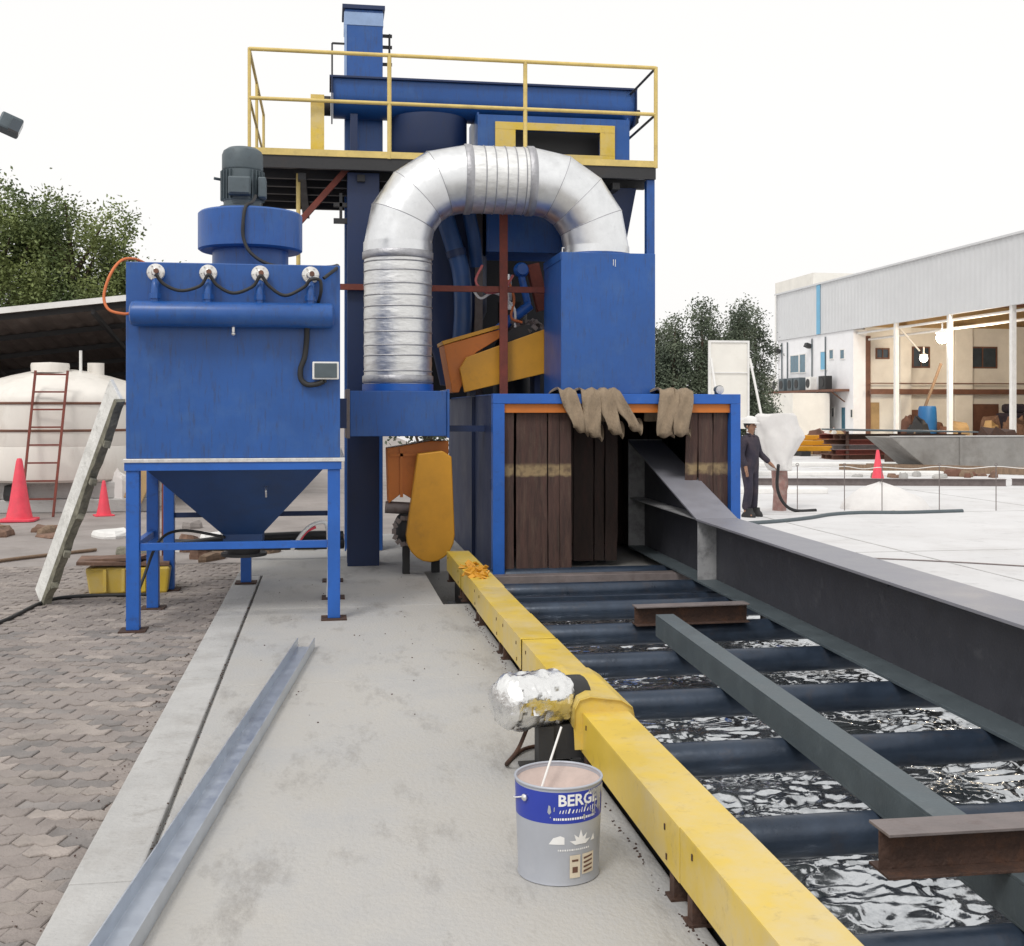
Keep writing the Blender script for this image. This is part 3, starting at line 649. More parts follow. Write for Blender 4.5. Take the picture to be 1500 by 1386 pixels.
for i in range(3):
    a, b = vx[i], vx[i+1]; cp += [(a+.01,8.90,2.625),(a+.07,8.92,2.55),((a+b)/2,8.925,2.505-.012*i),(b-.05,8.92,2.545)]
cp += [(vx[3],8.90,2.60),(-.06,8.91,2.6),(-.05,8.93,2.52),(-.07,8.99,2.44),(-.08,9.03,2.40)]
part('air_line', MB().tube(smoothpath([(-.155,8.99,2.27),(-.16,9.015,2.14),(-.175,9.02,2.02),(-.205,9.02,1.93),(-.20,9.02,1.85),(-.15,9.01,1.81),(-.08,9.0,1.815),(-.03,8.99,1.835)],6),.021,10), 'rubber', dc, smooth=60)
part('cable', MB().tube(smoothpath(cp,6),.013,8), 'rubber', dc, smooth=60)
jb = part('junction_box', MB().box(-.115,8.965,1.85,.085,9.0355,1.985), 'white', dc, bevel=.006, label='pale grey junction box')
part('box_lid', MB().box(-.10,8.958,1.862,.07,8.9648,1.973), 'motor', jb, bevel=.004)
part('cable_gland', MB().cyl((-.02,8.99,1.852),(-.02,8.99,1.825),.012,n=8), 'black', jb)
# fan
fn = part('fan_housing', MB().lathe([(.30,2.731),(.31,2.74),(.31,2.93),(.405,2.931),(.425,2.945),(.425,3.235),(.41,3.25),(.20,3.252),(.20,3.27),(.001,3.271)], (-.635,9.9,0), 48), 'blue', dc, smooth=30)
part('fan_base', MB().box(-1.08,9.45,2.7295,-.19,10.35,2.765), 'blue_shaded', dc)
part('fan_seam', MB().box(-.66,9.468,2.95,-.652,9.478,3.235), 'blue_shaded', fn)
mo = part('motor', MB().lathe([(.001,3.27),(.19,3.271),(.19,3.30),(.155,3.31),(.155,3.345),(.16,3.35),(.16,3.60),(.165,3.605),(.168,3.615),(.168,3.73),(.155,3.765),(.12,3.79),(.001,3.792)], (-.70,9.9,0), 36), 'motor', dc, smooth=30)
m = MB()
for k in range(30):
    a = 2*math.pi*k/30
    if abs(((a+math.pi/2+math.pi) % (2*math.pi))-math.pi) < .45: continue
    m.obox((-.70+.165*math.cos(a), 9.9+.165*math.sin(a), 3.475), (.032,.006,.24), (0,0,a))
part('cooling_fin', m, 'motor', mo)
tb = part('terminal_box', MB().box(-.80,9.66,3.37,-.62,9.742,3.52), 'motor', mo, bevel=.012)
part('terminal_lid', MB().box(-.79,9.645,3.38,-.63,9.6595,3.51), 'motor', tb, bevel=.01)
part('terminal_box', MB().box(-.565,9.72,3.36,-.50,9.86,3.53), 'motor', mo, bevel=.012)
part('lifting_eye', MB().tube([(-.875+.0,9.9,3.53),(-.93,9.88,3.535)],.012,8), 'motor', mo)
part('motor_cable', MB().tube(smoothpath([(-.58,9.66,3.36),(-.60,9.56,3.29),(-.645,9.47,3.24),(-.665,9.44,3.1),(-.66,9.44,2.98),(-.60,9.42,2.86),(-.45,9.4,2.77),(-.2,9.38,2.748),(.02,9.35,2.755),(.075,9.2,2.748),(.06,9.03,2.70),(-.03,8.96,2.62)],6),.014,8), 'rubber', dc, smooth=60)
part('air_hose', MB().tube(smoothpath([(-1.38,9.3,2.745),(-1.46,9.2,2.77),(-1.54,9.1,2.74),(-1.60,9.0,2.62),(-1.64,8.98,2.46),(-1.60,8.95,2.36),(-1.50,8.94,2.33),(-1.44,8.945,2.333)],6),.011,8), 'hose_orange', dc, smooth=60)
# pipes and cables under the hopper
single('floor_pipe', MB().tube(smoothpath([(-1.4,11.6,.30),(-.9,11.7,.34),(-.2,11.75,.36),(.15,11.8,.35)]),.05,12), 'black', 'black hose slung behind the collector legs', 'hose', smooth=60)
single('floor_pipe', MB().tube(smoothpath([(-1.9,12.9,.18),(-1.1,12.8,.16),(-.4,12.7,.17),(.17,12.8,.16)]),.06,12), 'dark_steel', 'dark pipe lying low on the ground behind the hopper', 'pipe', smooth=60)
single('support_cable', MB().tube(smoothpath([(-1.55,9.4,-.03),(-1.45,9.5,.25),(-1.35,9.7,.55),(-1.2,9.9,.62),(-.9,9.88,.575),(-.84,9.86,.56)]),.012,8), 'rubber', 'black cable climbing inside the collector legs to the hopper mouth', 'cable', smooth=60)
wp = thing('loose_cable', 'white and pink cable ends bent over the brace of the collector', 'cable', (-.05,10.3,0))
part('cable_core', MB().tube(smoothpath([(-.30,10.0,.43),(-.22,10.0,.56),(-.13,10.0,.64),(-.03,10.0,.66),(.0,10.03,.6)]),.016,8), 'white', wp, smooth=60)
part('cable_core', MB().tube(smoothpath([(-.24,10.04,.5),(-.18,10.04,.58),(-.1,10.04,.62)]),.014,8), 'cone', wp, smooth=60)
part('cable_core', MB().tube(smoothpath([(.0,10.03,.6),(.01,10.05,.3),(.0,10.08,.01)]),.014,8), 'white', wp, smooth=60)

# ================================================================ DUCT BOX AND SILVER DUCT
db = thing('duct_box', 'blue rectangular transition box under the silver duct', 'duct box', (.67,11.55,1.36))
part('shell', MB().box(.21,11.2,1.362,1.14,11.9,1.80), 'blue', db, bevel=.006)
part('flange', MB().box(.17,11.18,1.345,.2095,11.92,1.815), 'mill', db, bevel=.004)
part('flange', MB().box(1.1405,11.18,1.345,1.165,11.92,1.815), 'blue', db, bevel=.004)
part('collar', MB().lathe([(.30,1.8005),(.352,1.801),(.352,1.87),(.30,1.872)], (.688,11.55,0), 40), 'blue_bright', db, smooth=40)
part('support_leg', MB().box(1.165,11.5,1.40,1.55,11.6,1.46), 'blue_shaded', db)
part('inlet_pipe', MB().box(.10,10.6,1.45,.1695,11.7,1.72), 'blue_shaded', db)
du = thing('exhaust_duct', 'silver galvanised U-shaped exhaust duct with segmented elbows', 'duct', (.688,11.55,1.87))
XL, XR, YD, ZC, RD, RB = .688, 2.70, 11.55, 3.925, .335, .66
def ringc(c, ang, r, n=44):        # ring around the duct axis, ang tilts the axis in the XZ plane (0 = upright)
    ca_, sa_ = math.cos(ang), math.sin(ang)
    return [(c[0]+r*math.cos(2*math.pi*j/n)*ca_, c[1]+r*math.sin(2*math.pi*j/n), c[2]-r*math.cos(2*math.pi*j/n)*sa_) for j in range(n)]
zs = [1.872]; k = 0
m = MB(); rs = []
zz = 1.872
while zz < 3.14:
    rs.append(ringc((XL,YD,zz), 0, RD+.0015*math.sin(zz*40)+.003*noise.noise(Vector((zz*5,1,0))))); zz += .03
part('upright_length', m.rings(rs), 'zinc_wrap', du, smooth=60)
m = MB()
for z in (1.99,2.14,2.24,2.37,2.50,2.62,2.73,2.84,2.97,3.06): m.rings([ringc((XL,YD,z), 0, RD+.002), ringc((XL,YD,z+.006), 0, RD+.009), ringc((XL,YD,z+.014), 0, RD+.002)], cap=False)
part('wrap_seam', m, 'band', du, smooth=60)
def elbow(cx, side, a0, a1, n=5):
    cs = []
    for i in range(n+1):
        a = a0+(a1-a0)*i/n; cs.append((cx+side*-RB*math.cos(a), YD, ZC-RB+RB*math.sin(a), a))
    gores = []
    for i in range(n):
        rs = []
        for x, y, z, a in (cs[i], cs[i+1]): rs.append(ringc((x,y,z), side*a, RD+.001*(i%2)))
        gores.append(rs)
    return gores
for side, cx in ((1, XL+RB),(-1, XR-RB)):
    for g in elbow(cx, side, 0, math.pi/2, 4):
        part('elbow_gore', MB().rings(g, cap=False), 'zinc', du, smooth=60)
        part('gore_seam', MB().tube(g[0]+[g[0][0]], .004, 6), 'band', du, smooth=60)
zb = ZC-RB
part('elbow_cuff', MB().rings([ringc((XL,YD,3.12),0,RD+.008),ringc((XL,YD,zb+.004),0,RD+.006)],cap=False), 'zinc', du, smooth=60)
for z in (1.876,3.10): part('joint_band', MB().rings([ringc((XL,YD,z),0,RD+.004),ringc((XL,YD,z+.01),0,RD+.016),ringc((XL,YD,z+.07),0,RD+.016),ringc((XL,YD,z+.08),0,RD+.004)],cap=False), 'band', du, smooth=60)
rs = []; x = XL+RB
while x < XR-RB+.001: rs.append(ringc((x,YD,ZC), math.pi/2, RD+.0012*math.sin(x*40))); x += (XR-XL-2*RB)/16
part('level_length', MB().rings(rs, cap=False), 'zinc_wrap', du, smooth=60)
m = MB()
for x in (1.53,1.63,1.74,1.84,1.93): m.rings([ringc((x,YD,ZC),math.pi/2,RD+.002),ringc((x+.006,YD,ZC),math.pi/2,RD+.008),ringc((x+.012,YD,ZC),math.pi/2,RD+.002)],cap=False)
part('wrap_seam', m, 'band', du, smooth=60)
for x in (XL+RB-.01, XR-RB-.07): part('joint_band', MB().rings([ringc((x,YD,ZC),math.pi/2,RD+.004),ringc((x+.01,YD,ZC),math.pi/2,RD+.014),ringc((x+.07,YD,ZC),math.pi/2,RD+.014),ringc((x+.08,YD,ZC),math.pi/2,RD+.004)],cap=False), 'band', du, smooth=60)
part('outlet_cuff', MB().rings([ringc((XR,YD,3.165),0,RD+.005),ringc((XR,YD,zb+.004),0,RD+.004)],cap=False), 'zinc', du, smooth=60)
part('outlet_flange', MB().lathe([(RD-.02,3.1655),(RD+.05,3.166),(RD+.05,3.185),(RD-.02,3.186)], (XR,YD,0), 40), 'blue', du, smooth=30)
# settling chamber on the cabin roof
sc = thing('settling_chamber', 'upright blue box standing on the cabin roof at the duct end', 'machine housing', (2.73,11.6,1.77))
part('shell', MB().box(2.258,11.15,1.771,3.211,12.06,3.165), 'blue', sc, bevel=.006)
part('rim', MB().box(2.252,11.144,3.09,2.2579,12.06,3.165), 'blue', sc)
part('weep_mark', MB().box(2.78,11.1465,3.04,2.786,11.1499,3.10).box(2.80,11.1465,3.03,2.806,11.1499,3.10), 'silver', sc)
part('handle', MB().tube([(2.28,11.20,3.165),(2.28,11.20,3.21),(2.30,11.2,3.21)],.008,6), 'silver', sc)
# ================================================================ GANTRY, PLATFORM, RAILS
ga = thing('gantry', 'blue steel gantry with work platform and yellow handrail over the cabin', 'gantry', (1.35,12.9,0))
GX0, GX1, GY0, GY1, GZ = -.78, 3.45, 11.96, 14.6, 4.215
part('post', MB().box(.20,12.1,0,.53,12.13,4.07).box(.20,12.37,0,.53,12.40,4.07).box(.35,12.13,0,.38,12.37,4.07), 'blue_shaded', ga, bevel=.004)
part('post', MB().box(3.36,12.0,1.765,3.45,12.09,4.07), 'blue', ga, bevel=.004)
for x in (.2,3.33): part('post', MB().box(x,14.2,0,x+.12,14.32,4.07), 'blue_shaded', ga)
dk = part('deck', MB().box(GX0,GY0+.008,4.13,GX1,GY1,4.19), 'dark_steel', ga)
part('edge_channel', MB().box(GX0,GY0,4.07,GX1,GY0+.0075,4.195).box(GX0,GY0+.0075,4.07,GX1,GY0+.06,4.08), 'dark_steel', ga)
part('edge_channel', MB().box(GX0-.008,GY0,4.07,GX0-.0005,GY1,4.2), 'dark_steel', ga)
for i, y in enumerate((12.35,12.8,13.25,13.7,14.2)): part('joist', MB().box(GX0+.01,y,4.04,GX1-.01,y+.07,4.129), 'dark_steel', ga)
for x in (-.3,.3,1.3,2.3,3.0): part('bearer', MB().box(x,12.05,3.97,x+.08,14.5,4.039), 'dark_steel', ga)
part('toe_strip', MB().box(GX0,GY0-.012,4.195,GX1,GY0+.004,4.262), 'yellow_rail', ga)
part('toe_strip', MB().box(GX0-.02,GY0+.005,4.20,GX0-.0085,GY1,4.26), 'yellow_rail', ga)
HZ, HM = 5.255, 4.76
hr = part('handrail', MB().tube([(GX0,GY0,HZ),(GX1,GY0,HZ)],.021,8), 'yellow_rail', ga, smooth=60)
part('mid_rail', MB().tube([(GX0,GY0,HM),(GX1,GY0,HM)],.02,8), 'yellow_rail', hr, smooth=60)
for x in (GX0,.625,2.04,GX1): part('rail_post', MB().tube([(x,GY0+.002,4.19),(x,GY0+.002,HZ+.01)],.022 if x != GX0 else .017,8), 'yellow_rail', hr, smooth=60)
hs_ = part('handrail', MB().tube([(GX0,GY0,HZ),(GX0,GY1,HZ)],.016,8).tube([(GX0,GY0,HM),(GX0,GY1,HM)],.014,8), 'yellow_rail', ga, smooth=60)
for y in (13.2,GY1): part('rail_post', MB().tube([(GX0,y,4.19),(GX0,y,HZ)],.017,8), 'yellow_rail', hs_, smooth=60)
hs2 = part('handrail', MB().tube([(GX1,GY0,HZ),(GX1,13.2,HZ)],.014,8).tube([(GX1,GY0,HM),(GX1,13.2,HM)],.014,8), 'dark_steel', ga, smooth=60)
part('rail_post', MB().tube([(GX1,13.2,4.19),(GX1,13.2,HZ)],.014,8), 'yellow_rail', hs2, smooth=60)
part('hand_hook', MB().tube(smoothpath([(GX0-.02,GY0,4.05),(GX0-.06,GY0,4.1),(GX0-.06,GY0,4.2),(GX0-.01,GY0,4.24)]),.012,6), 'black', ga)
part('kick_plate', MB().box(-.172,12.02,4.192,-.035,12.03,4.84), 'yellow', ga, label='upright yellow plate fixed behind the handrail')
part('diagonal_brace', MB().bar((.20,12.18,4.12),(-.55,12.18,3.25),.06), 'rust_red', ga)
part('brace_post', MB().cyl((-.30,12.2,2.2),(-.30,12.2,4.06),.022,n=8), 'yellow_rail', ga)
part('bracket', MB().box(.06,12.14,3.55,.199,12.2,3.60).box(.12,12.14,3.60,.15,12.2,3.86).box(.06,12.14,3.72,.199,12.2,3.76), 'dark_steel', ga)
part('tie_bar', MB().bar((-.05,12.05,2.88),(2.257,12.05,2.88),.05,.06), 'rust_red', ga)
part('middle_post', MB().box(1.775,11.99,1.77,1.86,12.022,4.065), 'rust_red', ga, bevel=.002)
part('clamp', MB().box(.04,12.02,2.79,.12,12.08,2.92), 'black', ga)
# tapered hopper below the deck at the right
single('deck_hopper', MB().rings([[(2.5,12.3,4.035),(3.33,12.3,4.035),(3.33,13.2,4.035),(2.5,13.2,4.035)],[(2.78,12.4,3.2),(3.19,12.4,3.2),(3.19,13.0,3.2),(2.78,13.0,3.2)],[(2.78,12.4,1.771),(3.19,12.4,1.771),(3.19,13.0,1.771),(2.78,13.0,1.771)]]), 'blue_shaded', 'shaded blue tapering hopper under the right end of the platform', 'hopper', bevel=.004)
# bucket elevator
be = thing('bucket_elevator', 'slim square blue elevator tower rising above the platform', 'bucket elevator', (.41,13.65,0))
part('casing', MB().box(.193,13.4,.0,.625,13.85,6.20), 'blue', be, bevel=.006)
part('cap', MB().box(.165,13.37,6.201,.65,13.88,6.25), 'blue_shaded', be, bevel=.004)
part('band_plate', MB().box(.186,13.393,6.02,.632,13.857,6.17), 'pale_blue', be, bevel=.003)
part('corner_angle', MB().box(.186,13.392,5.3,.215,13.42,6.019), 'pale_blue', be)
for z in (5.62,5.82,5.95): part('bearing_arm', MB().box(.6255,13.55,z,.74,13.59,z+.03), 'dark_steel', be)
part('bearing_plate', MB().box(.70,13.53,5.65,.72,13.62,5.98), 'dark_steel', be)
part('side_bracket', MB().bar((.05,13.4,5.32),(.05,13.4,5.8),.02).bar((.05,13.4,5.8),(.19,13.4,5.8),.02), 'dark_steel', be)
# screw conveyor trough
m = MB(); pts = [(13.0,5.29),(13.0,5.12)]+[(13.28-.28*math.cos(a), 5.12-.20*math.sin(a)) for a in [k*math.pi/10 for k in range(1,10)]]+[(13.56,5.12),(13.56,5.29)]
st = thing('screw_conveyor', 'long blue screw conveyor trough on top of the platform', 'screw conveyor', (1.78,13.28,4.92))
part('trough', m.prism(pts,'x',.06,3.50), 'blue', st, smooth=35)
part('lid', MB().box(.02,12.955,5.291,3.52,13.61,5.315), 'blue_shaded', st, bevel=.003)
for x in (.04,3.50): part('end_plate', MB().prism([(12.95,5.29),(12.95,5.05),(13.05,4.9),(13.5,4.9),(13.62,5.05),(13.62,5.29)],'x',x,x+.015), 'blue_shaded', st)
part('bearing', MB().cyl((3.52,13.28,5.1),(3.63,13.28,5.1),.05,n=14).box(3.53,13.2,4.98,3.60,13.36,5.03), 'dark_steel', st)
part('drive_motor', MB().cyl((-.06,13.28,5.05),(.035,13.28,5.05),.11,n=18), 'dark_steel', st, smooth=40)
part('support', MB().box(.25,13.1,4.19,.33,13.2,4.93), 'blue_shaded', st)
part('support', MB().box(3.40,13.1,4.19,3.46,13.2,4.93), 'blue_shaded', st)
# separator with framed window
sp = thing('separator_housing', 'blue separator housing with yellow framed opening behind the handrail', 'separator', (2.53,13.3,4.19))
SX0, SX1, SY = 1.66, 3.41, 12.9
part('shell', MB().box(SX0,SY+.05,4.2,SX0+.02,13.7,4.965).box(SX1-.02,SY+.05,4.2,SX1,13.7,4.965).box(SX0+.02,13.68,4.2,SX1-.02,13.7,4.92).box(SX0,SY,4.2,2.08,SY+.05,4.93).box(3.065,SY,4.2,SX1,SY+.05,4.93).box(2.08,SY,4.765,3.065,SY+.05,4.93).box(2.08,SY,4.2,3.065,SY+.05,4.505), 'blue', sp)
part('window_frame', MB().box(1.855,SY-.03,4.765,3.232,SY-.0005,4.85).box(1.855,SY-.03,4.26,3.232,SY-.0005,4.505).box(1.855,SY-.03,4.5055,2.085,SY-.0005,4.7645).box(3.06,SY-.03,4.5055,3.232,SY-.0005,4.7645), 'yellow', sp, bevel=.003)
part('inner_screen', MB().box(SX0+.05,SY+.35,4.21,SX1-.05,SY+.37,4.91), 'black', sp)
single('shot_hopper', MB().lathe([(.001,4.20),(.18,4.2),(.40,4.45),(.44,4.60),(.44,4.94),(.001,4.941)], (1.15,13.35,0), 28), 'blue_shaded', 'shaded blue round hopper tucked under the screw conveyor trough', 'hopper', smooth=35)
for i, (x, w, h) in enumerate(((.09,.19,.075),(.26,.2,.085),(.41,.15,.07))):
    m = MB().ball((x,12.18,4.19+h/2),1,12,8,w/2,.10,h/2)
    single('small_sack', m, 'tarp', ['small white sack on the platform beside the yellow plate','plump white sack between two smaller ones on the platform','little white sack on the platform, farthest from the yellow plate'][i], 'sack', group='white sacks on the platform', smooth=60)
# machinery inside the gantry
single('separator_drum', MB().lathe([(.001,1.9),(.12,1.9),(.20,2.25),(.42,2.75),(.42,4.03),(.001,4.031)], (1.40,13.35,0), 28), 'blue_shaded', 'dark blue upright cyclone drum in the shadow behind the tie bar', 'cyclone', smooth=35)
pv = thing('drop_pipe', 'bent blue drop pipe coming down beside the cyclone drum', 'pipe', (1.5,12.7,3))
part('pipe', MB().tube(smoothpath([(1.22,12.6,4.03),(1.27,12.6,3.7),(1.36,12.6,3.4),(1.44,12.6,3.1),(1.46,12.6,2.7),(1.44,12.62,2.3)]),.10,16), 'blue_part_shaded', pv, smooth=60)
part('clip', MB().tube([(1.375,12.6,3.36),(1.395,12.6,3.29)],.112,16), 'blue_shaded', pv, smooth=60)
single('drop_pipe', MB().tube(smoothpath([(1.52,12.6,4.03),(1.53,12.6,3.75),(1.58,12.62,3.5),(1.62,12.7,3.2)]),.075,14), 'blue_part_shaded', 'thinner blue pipe bending behind the red middle post', 'pipe', smooth=60)
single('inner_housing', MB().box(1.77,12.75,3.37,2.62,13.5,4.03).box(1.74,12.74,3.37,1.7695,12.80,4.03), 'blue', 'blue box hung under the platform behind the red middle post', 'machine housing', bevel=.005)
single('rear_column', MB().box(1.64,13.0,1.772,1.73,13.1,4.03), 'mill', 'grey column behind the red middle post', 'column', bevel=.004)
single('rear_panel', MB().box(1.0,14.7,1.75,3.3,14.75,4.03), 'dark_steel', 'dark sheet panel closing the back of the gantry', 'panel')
# orange blast wheel housing, tilted
bw = thing('blasting_machine', 'tilted orange blast wheel housing above the cabin roof', 'blasting machine', (1.8,12.3,1.77))
fp = [(1.37,2.05),(1.44,2.17),(2.35,2.50),(2.35,2.02),(1.42,1.80)]
part('front_cover', MB().prism(fp,'y',12.12,12.18), 'orange', bw, bevel=.006)
part('rear_housing', MB().prism([(1.21,2.30),(1.80,2.47),(1.84,2.40),(1.55,2.22),(1.37,1.80),(1.30,1.80)],'y',12.2,12.75), 'orange_red', bw, bevel=.006)
part('top_lip', MB().prism([(1.20,2.30),(1.80,2.48),(1.80,2.52),(1.19,2.34)],'y',12.185,12.78), 'orange', bw, bevel=.004)
part('wheel_drum', MB().cyl((2.1,12.25,2.25),(2.1,12.8,2.25),.28,n=28), 'dark_steel', bw, smooth=40)
m = MB(); rr = random.Random(3)
for _ in range(26): m.obox((2.1+rr.uniform(-.26,.24),12.25+rr.uniform(0,.2),2.5+rr.uniform(-.04,.07)),(.07,.05,.05),[rr.uniform(-1,1) for _ in range(3)])
part('feed_fitting', m, 'mill', bw, kind='stuff')
part('stand', MB().box(1.5,12.3,1.765,1.56,12.6,1.95), 'blue_shaded', bw)
part('stand', MB().box(2.2,12.3,1.765,2.26,12.6,2.02), 'blue_shaded', bw)
vm = thing('feed_valve', 'blue shot feed valve with slanting arm above the orange housing', 'valve', (2.0,12.4,2.45))
part('arm', MB().cyl((1.66,12.35,2.36),(2.16,12.35,2.75),.055,n=12), 'blue_bright', vm, smooth=40)
part('body', MB().ball((2.07,12.4,3.13),.085,14,10).cyl((2.07,12.4,3.07),(2.14,12.38,2.76),.04,n=10).cyl((2.07,12.3,3.13),(2.07,12.5,3.13),.06,n=12), 'blue_bright', vm, smooth=40)
part('cylinder', MB().cyl((1.93,12.4,3.08),(1.93,12.4,2.80),.035,n=10).box(1.9,12.38,2.7,1.98,12.45,2.78), 'silver', vm, smooth=40)
part('chute', MB().bar((2.2,12.45,3.2),(2.32,12.45,2.7),.13), 'rust_red', vm)
for i, (pts, mm, lab) in enumerate((
    ([(1.62,12.2,3.15),(1.55,12.2,2.98),(1.66,12.18,2.86),(1.85,12.2,2.9),(1.95,12.2,3.05)],'cable_pink','pink hose looped behind the red middle post'),
    ([(1.50,12.2,2.92),(1.6,12.2,2.80),(1.75,12.2,2.86),(1.95,12.2,2.72),(1.98,12.25,2.5)],'white','pale hose sagging across the red middle post'),
    ([(1.9,12.22,3.0),(1.96,12.2,2.8),(1.93,12.2,2.6),(2.05,12.22,2.55)],'hose_orange','orange hose dropping to the blast wheel'))):
    single('air_hose', MB().tube(smoothpath(pts),.014,8), mm, lab, 'hose', smooth=60)
single('roof_motor', MB().cyl((2.10,13.2,2.2),(2.10,13.2,2.85),.17,n=22).cyl((2.10,13.2,1.771),(2.10,13.2,2.2),.22,n=22), 'dark_steel', 'dark upright motor on the cabin roof behind the blast wheel', 'motor', smooth=40)
# orange lower guard and hopper left of the cabin
og = thing('belt_guard', 'orange round-ended belt guard between gantry post and cabin', 'machine guard', (.95,11.4,0))
gp = [(1.19,1.16),(1.10,1.22),(.86,1.19)]+[(.985-.235*math.cos(a), .40-.26*math.sin(a)) for a in [k*math.pi/10 for k in range(0,11)]]
part('guard', MB().prism(gp,'y',11.22,11.36), 'orange', og, bevel=.012)
part('housing', MB().prism([(.575,1.24),(1.0,1.31),(1.18,1.31),(1.18,.72),(.85,.72),(.72,.80),(.59,.70)],'y',11.42,11.75), 'orange_red', og, bevel=.008)
part('housing_rib', MB().box(.70,11.40,.76,.73,11.419,1.25).box(.60,11.40,1.16,1.05,11.419,1.19), 'orange_red', og)
part('stay', MB().box(1.02,11.5,.0,1.1,11.58,.719), 'dark_steel', og)
gm = thing('gear_motor', 'small grey gear motor hanging behind the orange guard', 'motor', (.68,11.5,.4))
part('motor_body', MB().cyl((.56,11.48,.66),(.84,11.48,.64),.06,n=16), 'mill', gm, smooth=40)
part('gearbox', MB().ball((.77,11.5,.45),.13,12,8,1,1,1.3).box(.73,11.45,.0,.80,11.55,.35), 'dark_steel', gm, smooth=40)
m = MB(); rr = random.Random(9)
for k in range(14): a = k*math.pi/7; m.obox((.75+.11*math.cos(a),11.38,.43+.13*math.sin(a)),(.04,.03,.05),(0,a,0))
part('sprocket_tooth', m, 'mill', gm, kind='stuff')
# flood lamp at the top of the cabin corner and the tall lamp on the left
fl = thing('work_lamp', 'small blue and silver work lamp on the cabin corner', 'lamp', (3.83,11.1,1.77))
part('housing', MB().cyl((3.83,11.12,1.82),(3.83,11.02,1.815),.03,.045,16).box(3.81,11.05,1.768,3.85,11.12,1.80), 'motor', fl, smooth=40)
part('lens', MB().cyl((3.83,11.018,1.815),(3.83,11.008,1.814),.04,n=16), 'silver', fl, smooth=40)
fl2 = thing('flood_light', 'grey flood light on a tall pole at the left edge', 'flood light', (-3.30,12.0,-.05))
part('pole', MB().cyl((-3.42,12.0,-.05),(-3.42,12.0,4.6),.045,n=12), 'mill', fl2, smooth=40)
part('arm', MB().bar((-3.42,12.0,4.45),(-3.12,12.0,4.43),.035), 'mill', fl2)
part('head', MB().obox((-3.07,11.98,4.40),(.21,.15,.17),(R(-15),R(22),R(12))), 'motor', fl2, bevel=.02)
part('lens', MB().obox((-3.005,11.93,4.37),(.10,.10,.12),(R(-15),R(22),R(12))), 'glass', fl2)
# ================================================================ LEFT BACKGROUND
tk = thing('water_tank', 'cream plastic water tank with domed top under the shed roof', 'water tank', (-4.54,21,.44))
TX, TY, TR = -4.54, 21.0, 1.55
part('shell', MB().lathe([(.001,.44),(TR-.08,.44),(TR-.02,.48),(TR,.56),(TR,1.0),(TR-.006,1.02),(TR,1.04),(TR,1.72),(TR-.02,1.82),(TR-.09,1.91),(TR-.22,1.995),(1.1,2.11),(.8,2.2),(.5,2.27),(.25,2.305),(.001,2.32)], (TX,TY,0), 56), 'tank', tk, smooth=30)
for z in (1.28,1.72): part('rib', MB().lathe([(TR-.01,z-.025),(TR+.02,z-.012),(TR+.02,z+.012),(TR-.01,z+.025)], (TX,TY,0), 56), 'brown', tk, smooth=50)
lid = part('lid', MB().lathe([(.30,2.24),(.31,2.36),(.30,2.40),(.001,2.42)], (-4.62,20.55,0), 24), 'tank', tk, smooth=40)
part('vent', MB().cyl((-3.95,20.9,2.2),(-3.95,20.9,2.42),.14,n=16), 'tank', tk, smooth=40)
part('vent_pipe', MB().cyl((-4.14,20.6,2.22),(-4.14,20.6,2.62),.025,n=8), 'white', tk, smooth=40)
single('tank_plinth', MB().box(-6.3,19.75,-.058,-2.85,22.8,.16).box(-6.2,19.85,.16,-2.95,22.7,.44), 'concrete_strip', 'low concrete plinth under the cream water tank', 'plinth', bevel=.02)
ld = thing('ladder', 'rusty red steel ladder leaning on the cream tank', 'ladder', (-4.4,19.1,-.05))
part('rail', MB().bar((-4.71,19.0,-.055),(-4.60,19.47,2.24),.035), 'rust_red', ld)
part('rail', MB().bar((-4.23,19.0,-.055),(-4.11,19.47,2.24),.035), 'rust_red', ld)
for k in range(8):
    t = .12+k*.122
    part('rung', MB().bar((-4.71+.11*t,19.0+.47*t,-.055+2.295*t),(-4.23+.12*t,19.0+.47*t,-.055+2.295*t),.026), 'rust_red', ld)
# lean-to shed
sh = thing('shed_roof', 'lean-to shed with corrugated roof and dark underside over the tank', 'shed', (-5,22,-.05))
def roofz(x, y): return 3.555+(x+3.4)*.12-(y-20.8)*.15
m = MB(); nx = 120
rs0 = []; rs1 = []
for i in range(nx+1):
    x = -9.5+i*(7.9/nx); dz = .018*math.sin(i*math.pi/2)
    rs0.append((x, dz))
for k, y in enumerate((20.8,24.5,29.4)):
    for x, dz in rs0: m.v.append((x,y,roofz(x,y)+dz))
for k in range(2):
    for i in range(nx):
        a = k*(nx+1)+i; m.f.append((a,a+1,a+nx+2,a+nx+1))
rf_ = part('corrugated_sheet', m, 'roof_sheet', sh); rf_.modifiers.new('s','SOLIDIFY').thickness = .012
part('fascia', MB().bar((-9.5,20.77,roofz(-9.5,20.8)-.01),(-1.6,20.77,roofz(-1.6,20.8)-.01),.03,.10), 'white', sh)
for y in (21,22.5,24,25.5,27,28.6): part('purlin', MB().bar((-9.4,y,roofz(-9.4,y)-.075),(-1.7,y,roofz(-1.7,y)-.075),.05,.09), 'dark_steel', sh)
for x in (-9.3,-6.6,-4.0,-1.8): part('rafter', MB().bar((x,20.9,roofz(x,20.9)-.16),(x,29.2,roofz(x,29.2)-.16),.06,.08), 'dark_steel', sh)
for x, y in ((-6.6,21.0),(-1.85,21.0),(-9.3,21.0),(-1.85,29),(-4.0,29),(-6.6,29)): part('post', MB().box(x-.04,y-.04,-.06,x+.04,y+.04,roofz(x,y)-.25), 'dark_steel', sh)
bwl = part('back_wall', MB().box(-9.4,29.15,-.06,-1.7,29.2,roofz(-9.4,29.2)-.2), 'dark_steel', sh)
